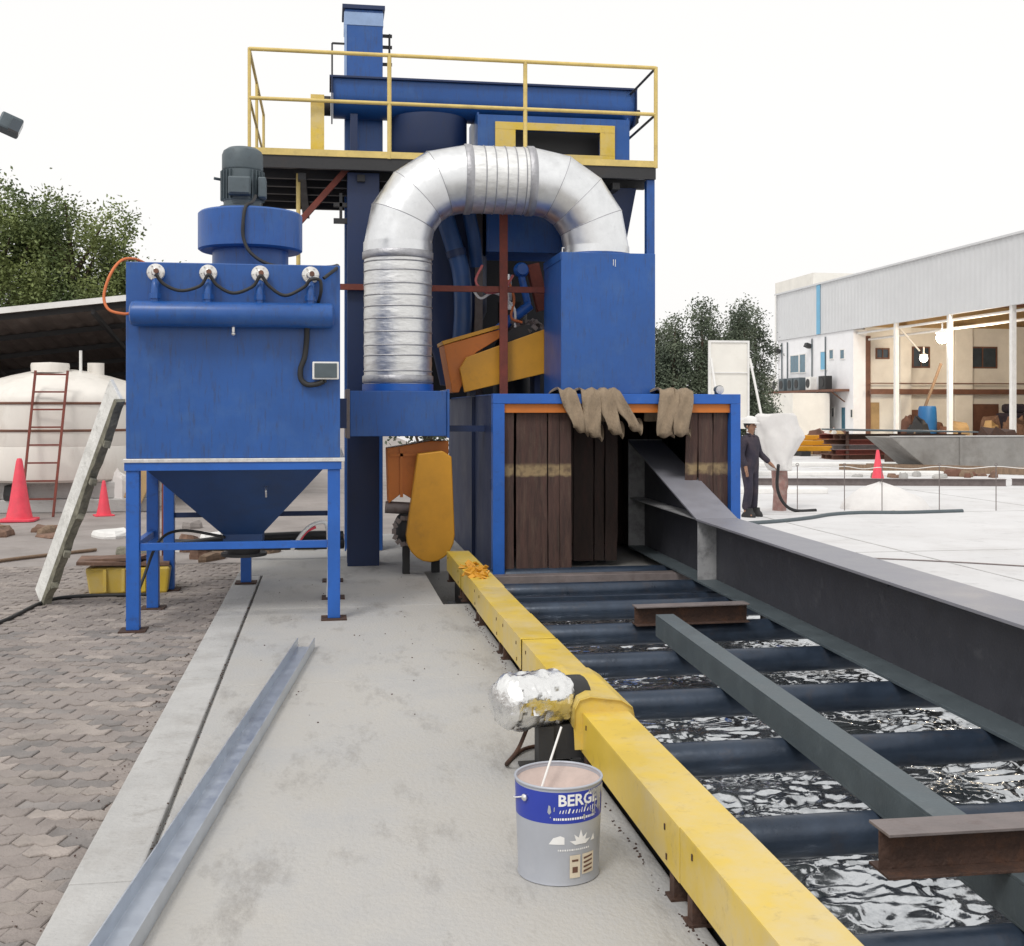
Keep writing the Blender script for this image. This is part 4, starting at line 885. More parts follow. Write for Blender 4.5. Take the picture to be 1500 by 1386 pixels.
for i in range(26): part('wall_sheet', MB().box(-9.4+i*.296,29.10+.012*(i%2),-.06,-9.4+i*.296+.285,29.149,1.5), 'dark_steel', bwl)
part('side_wall', MB().box(-9.5,21,-.06,-9.45,29.1,roofz(-9.5,29)-.2), 'dark_steel', sh)
part('side_wall', MB().box(-1.72,23.2,-.06,-1.68,29.1,2.1), 'dark_steel', sh)
def cone(loc, s, lab):
    c = thing('traffic_cone', lab, 'traffic cone', loc, random.uniform(0,1))
    part('cone_body', MB().lathe([(.185*s,.03*s),(.17*s,.045*s),(.045*s,.86*s),(.03*s,.90*s),(.001,.905*s)], (0,0,0), 24), 'cone', c, smooth=35, world=False)
    part('cone_foot', MB().prism([(-.24*s,-.19*s),(-.19*s,-.24*s),(.19*s,-.24*s),(.24*s,-.19*s),(.24*s,.19*s),(.19*s,.24*s),(-.19*s,.24*s),(-.24*s,.19*s)],'z',0,.035*s), 'cone', c, bevel=.006, world=False)
    return c
cone((-4.57,18.36,-.05), 1.04, 'tall pink-red traffic cone in front of the cream tank')
cone((-3.49,19.1,-.058), .62, 'short faded pink cone half hidden behind the leaning plank')
cone((14.4,28.86,-.28), .92, 'pink-red traffic cone behind the rope barrier')
# leaning plank: a white face and a crusty edge
pa, pb = Vector((-2.46,10.62,-.055)), Vector((-1.60,9.32,1.76))
d = (pb-pa).normalized(); nn = Vector((d.y,-d.x,0)).normalized(); nn = nn if nn.y < 0 else -nn; side = d.cross(nn).normalized(); side = side if side.x > 0 else -side
lp = thing('leaning_plank', 'weathered whitish plank propped against the side of the dust collector', 'plank', pa)
m = MB(); m.rings([[p+side*a+nn*b for a,b in ((-.15,-.015),(.09,-.015),(.09,.015),(-.15,.015))] for p in (pa,pb)]); part('board', m, 'plank_white', lp, bevel=.003)
rs = []; rr = random.Random(2)
for k in range(31):
    p = pa+(pb-pa)*k/30; j = rr.uniform(-.012,.02); rs.append([p+side*a+nn*b for a,b in ((.0915,-.03+j*.3),(.125+j,-.02),(.13+j,.05),(.0915,.06))])
part('crusty_edge', MB().rings(rs), 'plank_old', lp)
for k in range(5):
    p = pa+(pb-pa)*(.15+.17*k); part('cleat', MB().obox(p+side*.14+nn*.02,(.05,.10,.05),(rr.uniform(-.4,.4),rr.uniform(-.4,.4),.4)), 'plank_old', lp)
# yellow crate with a dark lid lying on it
yc = thing('yellow_tub', 'dirty yellow steel tub with a dark tray on it behind the collector leg', 'tub', (-1.95,11.1,-.05))
part('tub', MB().rings([[(-2.13,10.95,-.055),(-1.45,10.95,-.055),(-1.45,11.35,-.055),(-2.13,11.35,-.055)],[(-2.16,10.92,.19),(-1.42,10.92,.19),(-1.42,11.38,.19),(-2.16,11.38,.19)]]), 'yellow', yc, bevel=.02)
for x in (-2.0,-1.84,-1.66): part('tub_rib', MB().box(x,10.905,-.03,x+.03,10.945,.18), 'yellow', yc, bevel=.004)
part('tray', MB().obox((-1.85,11.15,.225),(.80,.50,.03),(0,R(2),R(6))).obox((-1.9,11.1,.255),(.5,.3,.028),(0,R(-3),R(-12))), 'rubbish', yc)
single('ground_cable', MB().tube(smoothpath([(-2.9,7.8,-.04),(-2.66,8.9,-.04),(-2.50,9.7,-.04),(-2.42,10.5,-.04),(-2.2,10.75,-.035),(-1.6,10.8,-.04)]),.018,8), 'rubber', 'black cable running over the pavers to the foot of the plank', 'cable', smooth=60)
single('ground_hose', MB().tube(smoothpath([(-4.6,12.2,-.035),(-3.9,12.9,-.035),(-3.4,13.6,-.035),(-2.7,14.3,-.035)]),.02,8), 'wood', 'tan hose lying straight across the ground behind the plank', 'hose', smooth=60)
single('pipe_offcut', MB().cyl((-4.35,12.2,-.02),(-3.75,12.55,-.02),.035,n=10), 'rust', 'rusty pipe offcut on the ground at the left edge', 'pipe', smooth=40)
# litter around the shed
rr = random.Random(21)
def junk(name, n, cx, cy, sx, sy, zb, mats, labs, size=(.3,.2,.1), group=None):
    for i in range(n):
        s = [k*rr.uniform(.5,1.4) for k in size]; x, y = cx+rr.uniform(-sx,sx), cy+rr.uniform(-sy,sy); a = rr.uniform(0,3)
        mb = MB(); rs = []
        ol = [(s[0]/2*math.cos(t)*rr.uniform(.6,1.25), s[1]/2*math.sin(t)*rr.uniform(.6,1.25)) for t in [q*math.pi/4 for q in range(8)]]
        for zf, sc_ in ((0,1),(.3,1.02),(.75,.93),(1,.72)): rs.append([(x+(u*math.cos(a)-v*math.sin(a))*sc_, y+(u*math.sin(a)+v*math.cos(a))*sc_, zb+s[2]*zf*rr.uniform(.72,1.15)) for u,v in ol])
        mm = mats[i % len(mats)]; cn = dict(rubbish='dark brown', wood='brown wooden', dust='dusty grey-brown', white='whitish', rubber='black', tarp='pale plastic', plank_old='mouldy grey', concrete='grey concrete', brown='red-brown', dark_steel='dark steel', rust='rusty', motor='blue-grey', tan='tan', rust_red='rust-red', plaster='pale')[mm]
        single(name, mb.rings(rs), mm, cn+' '+labs, 'rubbish', group=cn+' '+group)
junk('debris_lump', 14, -4.2, 16.6, 2.4, .7, -.06, ['rubbish','wood','dust','white'], 'flat lump of builders debris strewn in front of the tank plinth', (.55,.4,.09), 'debris in front of the tank')
junk('rubbish_bag', 6, -4.3, 19.95, 1.3, .12, .15, ['rubber','rubbish','tarp'], 'small bag of rubbish on the tank plinth step', (.42,.3,.34), 'bags on the plinth')
junk('debris_lump', 12, -1.0, 14.0, 1.3, .8, -.06, ['rubbish','wood','plank_old','white','concrete'], 'lump of scrap on the ground behind the dust collector', (.45,.3,.14), 'scrap behind the dust collector')
single('leaning_board', MB().obox((-3.02,19.65,.42),(.30,.05,.62),(R(-12),R(22),0)), 'tan', 'small brown board leaning on the tank plinth', 'board', bevel=.01)
single('scaffold_tube', MB().cyl((-1.75,13.0,-.06),(-1.75,13.0,1.8),.025,n=8), 'rust_red', 'rusty upright tube behind the dust collector', 'tube', smooth=40)
# ================================================================ TREES
def tree(name, lab, loc, h, blobs, n, leaf, m, seed, group, trunk_r=.16):
    rg = random.Random(seed); x0, y0, z0 = loc
    t = thing(name, lab, 'tree', loc, 0, group)
    tr = MB().tube(smoothpath([(x0,y0,z0-.1),(x0+.1,y0,z0+h*.25),(x0-.05,y0+.1,z0+h*.5),(x0+.05,y0,z0+h*.85)],4),[trunk_r*(1-.85*i/12) for i in range(13)],9)
    for bx, by, bz, rx, ry, rz in blobs:
        hz = max(z0+h*.18, bz-rz*1.2-.4); tr.tube(smoothpath([(x0,y0,min(hz, bz-.1)),((x0+bx)/2,(y0+by)/2,(hz+bz)/2),(bx,by,bz+rz*.2)],4),[trunk_r*.45*(1-.1*i) for i in range(9)],6)
    part('trunk', tr, 'bark', t, smooth=50)
    mb = MB(); tot = sum(b[3]*b[4]*b[5] for b in blobs)**1
    for bx, by, bz, rx, ry, rz in blobs:
        k = int(n*(rx*ry*rz)/tot)
        for _ in range(k//11):
            while True:
                v = Vector((rg.uniform(-1,1),rg.uniform(-1,1),rg.uniform(-1,1)))
                if .25 < v.length < 1: break
            v *= (v.length**-.45)*rg.uniform(.86,1.06); c = Vector((bx+v.x*rx, by+v.y*ry, bz+v.z*rz)); cs = leaf*rg.uniform(1.6,3.4)
            if noise.noise(c*1.3+Vector((seed,0,0))) < -.16: continue
            for _ in range(11):
                p = c+Vector((rg.gauss(0,1),rg.gauss(0,1),rg.gauss(0,.8)))*cs*.55
                a = Vector((rg.gauss(0,1),rg.gauss(0,1),rg.gauss(0,.7))).normalized(); b = a.orthogonal().normalized()
                b = (Matrix.Rotation(rg.uniform(0,6.28),3,a) @ b); l = leaf*rg.uniform(.6,1.25)
                q = a.cross(b)*(.12*l)
                o = len(mb.v); mb.v += [tuple(p-a*l*.5), tuple(p+b*l*.26+q), tuple(p+a*l*.5), tuple(p-b*l*.26+q)]; mb.f.append((o,o+1,o+2,o+3))
    me = bpy.data.meshes.new('crown'); me.from_pydata([(v[0]-x0,v[1]-y0,v[2]-z0) for v in mb.v], [], mb.f); me.materials.append(MT[m])
    o = bpy.data.objects.new('crown', me); COL.objects.link(o); o.parent = t
def bl(cx, cy, zt_, zb_, r, k, sd):
    g = random.Random(sd); out = [(cx,cy,(zt_+zb_)/2,r*.75,r*.75,(zt_-zb_)*.42)]
    for i in range(k):
        a = g.uniform(0,6.28); q = r*g.uniform(.3,.75); rr_ = r*g.uniform(.28,.5); z = g.uniform(zb_+rr_, zt_-rr_*.8)
        out.append((cx+q*math.cos(a), cy+q*math.sin(a), z, rr_, rr_, rr_*.85))
    return out
GL = 'leafy trees behind the shed'
tree('leafy_tree', 'tallest leafy green tree behind the shed, at the left edge', (-8.3,31,-.06), 7.2, bl(-8.3,31,7.9,2.6,2.3,16,1), 36000, .11, 'leaf', 1, GL)
tree('leafy_tree', 'broad leafy green tree behind the middle of the shed roof', (-6.3,30.3,-.06), 6.6, bl(-6.3,30.3,7.0,2.4,1.75,14,2), 30000, .105, 'leaf', 2, GL)
tree('leafy_tree', 'lowest leafy tree, reaching out towards the top of the dust collector', (-4.9,31,-.06), 5.2, bl(-5.0,31,5.75,2.2,1.35,10,3)+[(-4.0,31,5.0,.55,.5,.4),(-3.75,31,4.6,.5,.5,.35)], 20000, .105, 'leaf', 3, GL)
tree('leafy_tree', 'leafy shrub-like tree seen low through the gap under the gantry', (2.2,26,-.06), 2.6, bl(2.3,26,2.75,.6,1.1,8,4), 5000, .14, 'leaf_dark', 4, None)
GR = 'dark slender trees beside the long building'
def slim(px, y, top, w, sd, lab):
    w *= 1.45; top *= .9
    bs = []; g = random.Random(sd); n = 9
    for i in range(n):
        f = i/(n-1); z = .9+(top-.9)*f; r = w*(1-.55*f)*g.uniform(.7,1.1)
        bs.append((px+g.uniform(-.3,.3)*w*(1-f*.6), y+g.uniform(-.3,.3)*w, z, max(.36,r*.8), max(.36,r*.8), (top)/n*.95))
    tree('slender_tree', lab, (px,y,-.29), top, bs, 14000, .15, 'leaf_dark', sd, GR, .12)
slim(16.9,58,6.0,1.0,31,'slender dark tree right behind the corner of the settling chamber')
slim(18.9,57,7.3,1.15,32,'tall pointed dark tree second from the settling chamber')
slim(20.3,60,6.6,1.0,33,'lower dark tree between two taller pointed ones')
slim(21.3,57.5,7.4,1.05,34,'tallest dark tree directly above the pale panel')
slim(22.9,60,7.4,1.1,35,'dark tree touching the far corner of the long building')
slim(17.9,63,5.2,1.2,36,'shorter bushy dark tree behind the pointed ones')
slim(22.0,64,5.6,1.3,37,'wide low dark tree behind the pale panel')
slim(15.6,61,5.3,1.1,38,'dark tree mostly hidden by the settling chamber')
slim(18.2,60,6.3,1.0,41,'dark tree filling the gap between the two pointed ones')
slim(22.3,62,6.9,1.1,42,'dark tree with ragged top between the tallest one and the building')
slim(17.4,57,6.4,1.1,43,'dark pointed tree just clear of the settling chamber')
slim(20.6,57,6.9,1.0,44,'dark narrow tree rising over the left post of the pale panel')
slim(19.6,66,5.0,1.4,40,'broad dark tree standing farthest back in the row')
# ================================================================ RIGHT BUILDING
bd = thing('long_building', 'long white industrial building with grey cladding band and open bay', 'building', (38,70,-.29))
BX = 35.0
m = MB()
n = 420; y0_, y1_ = 34.0, 87.2
prof = []
for i in range(n+1):
    y = y0_+(y1_-y0_)*i/n; prof.append((BX-.05-(.022 if (i % 4) in (1,2) else 0), y))
m.v = [(x,y,7.02) for x,y in prof]+[(x,y,10.62) for x,y in prof]
m.f = [(i,i+1,n+2+i,n+1+i) for i in range(n)]
part('cladding_band', m, 'cladding', bd)
part('band_backing', MB().box(BX,y0_,7.03,BX+.2,y1_,10.6), 'cladding', bd)
part('band_cap', MB().box(BX-.18,y0_,10.6,BX+.3,y1_+.05,10.72), 'cladding', bd)
part('band_return', MB().box(BX-.10,y1_,7.02,BX+14,y1_+.12,10.62), 'cladding', bd)
part('blue_stripe', MB().box(BX-.14,78.75,7.04,BX-.105,79.35,10.58), 'light_blue', bd)
part('downpipe', MB().cyl((BX-.2,86.9,-.29),(BX-.2,86.9,10.6),.07,n=8), 'white', bd)
part('roof', MB().add([(BX+.2,y0_,10.6),(BX+16,y0_,12.2),(BX+16,y1_,12.2),(BX+.2,y1_,10.6)],[(0,1,2,3)]), 'cladding', bd)
part('roof_block', MB().box(36,82.5,10.5,44,90,11.9), 'plaster', bd)
# office part
ow = part('office_wall', MB().box(BX+.02,73.7,-.3,BX+1.0,87,7.019), 'plaster_white', bd)
for a, b, zl, zh, gl in ((82.85,84.4,4.44,5.70,'glass_blue'),(81.6,82.6,4.40,5.72,'glass_blue'),(77.9,78.9,4.48,5.74,'light_blue'),(76.8,77.4,5.2,5.8,'glass_blue'),(75.05,75.65,5.13,5.72,'glass_blue'),(78.55,78.85,1.13,1.72,'glass'),(77.6,77.9,1.13,1.72,'glass'),(76.7,77.0,1.13,1.72,'glass'),(73.75,74.05,1.1,1.6,'glass')):
    w = part('window', MB().box(BX-.03,a-.07,zl-.07,BX+.0195,b+.07,zl).box(BX-.03,a-.07,zh,BX+.0195,b+.07,zh+.07).box(BX-.03,a-.07,zl,BX+.0195,a,zh).box(BX-.03,b,zl,BX+.0195,b+.07,zh), 'white', bd)
    part('pane', MB().box(BX-.005,a,zl,BX+.0195,b,zh), gl, w)
dr = part('door', MB().box(BX-.02,74.95,-.29,BX+.0195,75.45,1.76), 'glass_blue', bd)
part('ledge', MB().box(BX-1.0,74.3,2.85,BX+.0195,88.2,3.02), 'brown', bd)
for y in (75,77.5,80,82.5,85,87.5): part('ledge_bracket', MB().bar((BX-.95,y,2.84),(BX+.0,y,2.15),.07), 'brown', bd)
for i, (y, w, mm) in enumerate(((87.3,1.2,'white'),(85.6,.9,'white'),(84.2,1.0,'motor'),(82.6,1.0,'motor'),(81.3,1.1,'motor'),(79.2,.8,'white'),(76.8,1.2,'rubber'))):
    ac = part('condenser', MB().box(BX-.85,y-w/2,3.021,BX-.35,y+w/2,3.021+(.95 if i else 1.3)), mm, bd, bevel=.03)
    part('fan_grille', MB().cyl((BX-.852,y,3.5),(BX-.88,y,3.5),.33,n=18), 'dark_steel', ac)
for y in (86.0,84.9,80.3,78.0): part('wall_pipe', MB().cyl((BX-.06,y,3.02),(BX-.06,y,6.8),.05,n=6), 'motor', bd)
part('wall_lamp', MB().obox((BX-.25,80.6,6.3),(.4,.5,.3),(0,.4,0)).box(BX-.1,80.5,6.2,BX+.019,80.7,6.4), 'dark_steel', bd)
part('wall_lamp', MB().obox((BX-.25,86.4,6.2),(.4,.5,.3),(0,.4,0)).box(BX-.1,86.3,6.1,BX+.019,86.5,6.3), 'dark_steel', bd)
part('low_annex', MB().box(31.5,75.6,-.3,34.2,86,2.75), 'plaster', bd, bevel=.03)
# open bay: end wall seen through the open side
EY = 74.0
part('end_wall', MB().box(BX+1.0,EY,-.3,60,EY+.3,7.6), 'plaster', bd)
part('bay_floor', MB().box(BX,36,-.3,60,EY,-.2), 'concrete_strip', bd)
part('bay_back_wall', MB().box(60,36,-.3,60.3,EY,12), 'plaster', bd)
part('bay_soffit', MB().add([(BX+.2,34,8.2),(60,34,9.4),(60,EY,9.4),(BX+.2,EY,8.2)],[(0,1,2,3)]), 'tan', bd)
part('bay_upper_wall', MB().box(BX+1.0,EY-.05,7.2,60,EY-.001,9.4), 'tan', bd)
for xa, xb in ((38.2,39.0),(42.2,43.5),(46.7,47.9),(51,52.2)): part('pilaster', MB().box(xa,EY-.7,-.2,xb,EY-.001,7.3), 'plaster', bd, bevel=.03)
for a, b, zl, zh in ((36.85,37.65,5.15,5.7),(39.5,40.6,4.56,5.82),(43.6,45.6,4.55,5.85)):
    w = part('window', MB().box(a-.1,EY-.08,zl-.1,b+.1,EY-.0005,zl).box(a-.1,EY-.08,zh,b+.1,EY-.0005,zh+.1).box(a-.1,EY-.08,zl,a,EY-.0005,zh).box(b,EY-.08,zl,b+.1,EY-.0005,zh).box((a+b)/2-.03,EY-.08,zl,(a+b)/2+.03,EY-.0005,zh), 'brown', bd)
    part('pane', MB().box(a,EY-.03,zl,b,EY-.0005,zh), 'glass', w)
part('crane_beam', MB().box(BX+1.0,EY-.9,2.65,56,EY-.705,3.0), 'brown', bd)
part('crane_beam', MB().box(BX+1.0,EY-.85,3.35,56,EY-.75,3.42), 'brown', bd)
part('shadow_door', MB().box(42.95,EY-.06,-.2,45.8,EY-.002,2.0), 'brown', bd)
part('small_window', MB().box(36.0,EY-.05,1.0,36.4,EY-.001,1.6).box(39.4,EY-.05,1.0,39.9,EY-.001,1.6), 'brown', bd)
part('side_panel', MB().box(BX+1.0,EY-.08,.2,BX+2.0,EY-.0015,2.1), 'tan', bd)
part('corner_post', MB().box(BX+.9,EY-.32,-.2,BX+1.25,EY-.004,6.6), 'brown', bd)
for y in (67.94,61.62,55.44,49.2,43): part('bay_post', MB().box(BX+.02,y-.13,-.29,BX+.26,y+.13,7.5), 'white', bd)
for z, x in ((6.75,BX+.3),(6.35,BX+1.1)): part('eave_pipe', MB().cyl((x,36,z),(x,73.6,z),.08,n=8), 'white', bd)
for y in range(38,74,4): part('purlin', MB().bar((BX+.3,y,8.0),(58,y,9.1),.15,.25), 'brown', bd)
for y in (67.94,): part('knee_brace', MB().bar((BX+.3,y,6.8),(BX+1.7,y,5.3),.08), 'plaster', bd)
# lamps and things in the bay
def lamp(loc, r, m, e, lab):
    t = thing('bay_lamp', lab, 'lamp', loc)
    part('bulb', MB().ball(loc, r, 14, 10), m, t, smooth=60)
    part('bracket', MB().cyl((loc[0],loc[1],loc[2]+r*.9),(loc[0],loc[1],loc[2]+r+.5),.05,n=6).lathe([(r*.3,r*1.35),(r*1.1,r*.9),(r*1.12,r*.84),(r*.3,r*1.2)], loc, 14), 'white', t)
    ld_ = bpy.data.lights.new('bay_lamp_light','POINT'); ld_.energy = e; ld_.color = (1,.82,.6); ld_.shadow_soft_size = r
    lo = bpy.data.objects.new('bay_lamp_light', ld_); COL.objects.link(lo); lo.parent = t; lo.location = (1.0,-2.6,-.4)
lamp((BX+.0,62.2,5.75), .33, 'lamp', 900, 'bright lit lamp on a white post of the open bay')
lamp((38.1,70,4.93), .25, 'lamp_soft', 600, 'smaller lit lamp hanging inside the open bay')
single('leaning_pole', MB().cyl((37.4,70,-.2),(39.3,70,4.6),.10,n=8), 'wood', 'brown pole leaning inside the open bay', 'pole')
single('blue_barrel', MB().lathe([(.001,-.2),(.5,-.2),(.56,.0),(.6,.8),(.56,1.7),(.5,1.84),(.001,1.85)], (38.35,70,0), 20), 'blue_drum', 'big blue plastic barrel in the open bay', 'barrel', smooth=40)
junk('bay_scrap', 10, 41, 70.5, 3.6, 1.5, -.21, ['rubbish','brown','dark_steel','tan'], 'lump of scrap on the floor of the open bay', (1.6,1.2,1.0), 'scrap in the open bay')
single('dark_machine', MB().box(44.6,71,-.2,47,72.5,1.4).box(44.9,71.2,1.4,46.2,72.3,2.0), 'navy', 'dark covered machine by the doorway in the bay', 'machine', bevel=.2)
# ================================================================ YARD ON THE RIGHT
pn = thing('pale_panel', 'tall pale sheet panel on a white frame behind the cabin', 'panel', (10.7,30,-.28))
part('sheet', MB().box(10.18,30.0,1.1,11.20,30.03,2.60).box(10.18,30.0,2.63,11.20,30.03,3.42), 'plaster', pn)
part('frame', MB().box(10.12,29.97,-.28,10.175,30.05,3.48).box(11.205,29.97,-.28,11.26,30.05,3.48).box(10.176,29.97,3.425,11.204,30.05,3.48).box(10.176,29.965,2.60,11.204,30.05,2.63), 'white', pn)
part('stay', MB().bar((11.24,29.9,3.0),(11.75,29.4,-.28),.05), 'white', pn)
part('stay', MB().bar((10.15,29.9,3.0),(10.45,29.3,-.28),.05).bar((10.3,29.6,1.35),(12.0,29.5,1.42),.06), 'white', pn)
part('rail', MB().box(11.9,29.45,-.28,11.98,29.53,1.45), 'rubber', pn)
# covered post and hose
cpst = thing('covered_stump', 'white sheet bundled over a rusty stump next to the worker', 'bundle', (8.3,20.8,-.28))
part('stump', MB().tube(smoothpath([(8.40,20.8,-.29),(8.42,20.8,.1),(8.40,20.8,.5),(8.38,20.8,.8)]),[.13]*7+[.15]*6+[.17]*6,12), 'stump', cpst, smooth=50)
sil = [(.48,8.22,8.62),(.56,8.16,8.62),(.72,8.10,8.64),(.95,8.02,8.78),(1.10,7.96,8.88),(1.20,7.94,8.84),(1.32,7.92,8.76),(1.42,7.90,8.74),(1.50,7.92,8.72),(1.545,8.0,8.66)]
rs = []; sil2 = []
for (za,a0,b0),(zb2,a1,b1) in zip(sil[:-1],sil[1:]):
    for k in range(4): sil2.append((za+(zb2-za)*k/4, a0+(a1-a0)*k/4, b0+(b1-b0)*k/4))
sil2.append(sil[-1])
for z, xa, xb in sil2:
    cx, w = (xa+xb)/2, (xb-xa)/2; rr_ = []
    for j in range(72):
        a = 2*math.pi*j/72; f = 1+.10*noise.noise(Vector((math.cos(a)*2.2,math.sin(a)*2.2,z*2.5)))+.05*(.5-abs(noise.noise(Vector((math.cos(a)*3.5+z,math.sin(a)*3.5,z*2.2)))*2))+.035*math.sin(a*8+z*5+2*noise.noise(Vector((math.cos(a),math.sin(a),z*3))))*(1.7-z)
        rr_.append((cx+w*math.cos(a)*f, 20.8+.30*math.sin(a)*f, z+.03*noise.noise(Vector((a*2,z,3)))))
    rs.append(rr_)
part('sheet', MB().rings(rs), 'tarp', cpst, smooth=120)
m = MB().tube(smoothpath([(8.02,19.9,.62),(8.12,20.2,.2),(8.3,20.35,-.1),(8.55,20.4,-.25),(9.0,20.5,-.26)]),.03,8)
single('hanging_hose', m, 'rubber', 'black hose hanging from the hand of the worker to the ground', 'hose', smooth=60)
single('ground_hose', MB().tube(smoothpath([(6.6,18.2,-.26),(7.4,18.5,-.26),(8.2,19.0,-.26),(8.9,19.6,-.26),(9.6,19.85,-.26),(10.4,19.75,-.26),(11.6,19.9,-.26)]),.04,8), 'primer', 'grey-green hose winding over the white yard', 'hose', smooth=60)
# rope barrier
GP = 'thin rods of the rope barrier'
xs = [(8.723,20.712),(9.598,20.573),(10.158,20.19),(11.36,20.294),(12.413,20.126),(13.6,20.05)]
for i, (x, y) in enumerate(xs):
    single('barrier_rod', MB().cyl((x,y,-.285),(x,y,.58),.009,n=8).tube([(x+.03*math.cos(a),y,.58+.03*math.sin(a)) for a in [k*math.pi/4-1.57 for k in range(9)]],.006,6), 'mill', ['thin barrier rod nearest the covered stump','second barrier rod from the covered stump','barrier rod standing in front of the tarp heap','barrier rod just past the tarp heap','barrier rod in line with the concrete trough','last barrier rod, past the concrete trough'][i], 'rod', group=GP)
rope = []
for (xa,ya),(xb,yb) in zip(xs[:-1],xs[1:]): rope += [(xa,ya,.55),((xa+xb)/2,(ya+yb)/2,.51)]
rope.append((*xs[-1],.55)); single('barrier_rope', MB().tube(smoothpath(rope,4),.008,6), 'white', 'thin pale rope strung along the barrier rods', 'rope', smooth=60)
# heap under a tarp
rs = []
for k in range(9):
    f = k/8; r = (1-f**1.6)**.8
    rs.append([(10.62+.86*(r+.02)*math.cos(2*math.pi*j/40)*(1+.10*noise.noise(Vector((math.cos(2*math.pi*j/40)*2,math.sin(2*math.pi*j/40)*2,f*2))))-.12*f, 20.95+.6*(r+.02)*math.sin(2*math.pi*j/40), -.29+.50*f**1.0+.045*noise.noise(Vector((j*.4,f*5,1)))) for j in range(40)])
single('tarp_heap', MB().rings(rs), 'tarp', 'low heap under a whitish tarp by the rope barrier', 'tarp heap', smooth=60)
# stacked steel and timber
for i, (x, y, ln_, rz, lab) in enumerate(((13.6,27.2,6.2,-.22,'long rust-brown steel beam lying on the yard behind the rope'),(18.2,32.6,6.0,-.75,'brown timber lying by the concrete trough'),(18.9,33.2,5.0,-.7,'second brown timber against the concrete trough'))):
    dx, dy = ln_/2*math.cos(rz), ln_/2*math.sin(rz); m = MB()
    if i == 0: isec(m, (x-dx,y-dy,-.285), (x+dx,y+dy,-.285), .15, .18, .012, .01)
    else: m.bar((x-dx,y-dy,-.19),(x+dx,y+dy,-.19),.16,.18)
    single('long_beam', m, 'mill' if i == 0 else 'wood', lab, 'beam', bevel=.004)
single('long_beam', isec(MB(), (16.9,26.7,-.285), (22.5,25.2,-.285), .15, .18, .012, .01), 'mill', 'rust-brown steel beam continuing beyond the long one on the yard', 'beam')
ct = thing('concrete_trough', 'long grey concrete trough with sloping end on the yard', 'trough', (21.5,33.5,-.28))
part('trough', MB().prism([(17.3,.75),(18.6,-.285),(40,-.285),(40,.75)],'y',33.8,35.6), 'trough_grey', ct, bevel=.03)
part('rim', MB().box(17.32,33.78,.751,40,33.95,.80), 'concrete_strip', ct, bevel=.02)
for x in (19.6,22.2,24.8): part('seam_rib', MB().box(x,33.76,-.285,x+.09,33.799,.75), 'trough_grey', ct)
junk('bar_scrap', 22, 24, 37.2, 5, 1.0, -.285, ['rust','rubbish','dark_steel','rust','motor'], 'scrap heaped behind the concrete trough', (1.7,.9,.85), 'scrap behind the trough')
rk = thing('steel_rack', 'brown rack of stacked steel behind the sloping trough end', 'rack', (21,42,-.28))
rq = random.Random(8)
for k, z in enumerate((-.28,-.09,.10,.29,.48)):
    for q in range(3):
        xo = rq.uniform(-.5,.4); part('beam', isec(MB(), (19.2+xo,41.6+q*.5,z), (24.3+xo,41.6+q*.5+rq.uniform(-.1,.1),z), .34, .186, .02, .015), ('rust','brown','mill','rust_red')[rq.randrange(4)], rk)
for x in (19.4,21.5,24): part('spacer', MB().box(x,41.45,-.285,x+.12,41.49,.8), 'rust', rk)
part('sheet', MB().obox((22,42.3,.80),(5.6,1.9,.06),(0,R(1),R(2))), 'motor', rk)
ys = thing('beam_stack', 'orange-yellow beams stacked on dark blocks behind the bundle', 'beam stack', (20,45,-.28))
for i in range(3): part('beam', MB().obox((19.9+.1*i,45+.3*i,.02+.22*i),(2.6,.28,.2),(0,0,R(-4+3*i))), 'orange', ys, bevel=.02)
for x in (19.0,20.8): part('block', MB().box(x,44.7,-.285,x+.4,45.8,-.08), 'rubber', ys)
junk('scrap_pile_piece', 16, 21.3, 48, 1.4, 1.2, -.29, ['brown','rust_red','rubbish','plaster','tan'], 'chunk in the rusty scrap pile below the office ledge', (1.5,1.0,.9), 'rusty scrap pile')
for i, (x, y, w, lab) in enumerate(((14.2,31.5,6.5,'white sheet edge stretched along the yard behind the cone'),(15.5,37,7.5,'low white kerb line farther back on the yard'),(9.6,25.2,3.2,'low white kerb piece behind the bundle'))):
    single('white_kerb', MB().obox((x,y,-.22),(w,.5,.14),(0,0,R(-9))), 'white', lab, 'kerb', bevel=.03)
junk('yard_rubble', 16, 16.6, 30.3, 2.2, .5, -.285, ['rubbish','wood','concrete','brown'], 'small rubble piece strewn near the traffic cone on the yard', (.45,.3,.14), 'rubble near the cone')
single('ground_cable', MB().tube(smoothpath([(6.2,14.2,-.27),(7.6,13.4,-.27),(9.2,12.2,-.27),(11,11.2,-.27)]),.009,6), 'mill', 'thin grey cable across the white yard beyond the rafter', 'cable')
bwall = single('boundary_wall', MB().box(-60,104,-.3,60,104.3,2.2), 'plaster', 'pale boundary wall far behind the trees', 'wall')
bwall2 = single('boundary_wall', MB().box(-40,60,-.3,-14,60.3,2.2), 'plaster', 'pale boundary wall far behind the shed', 'wall')
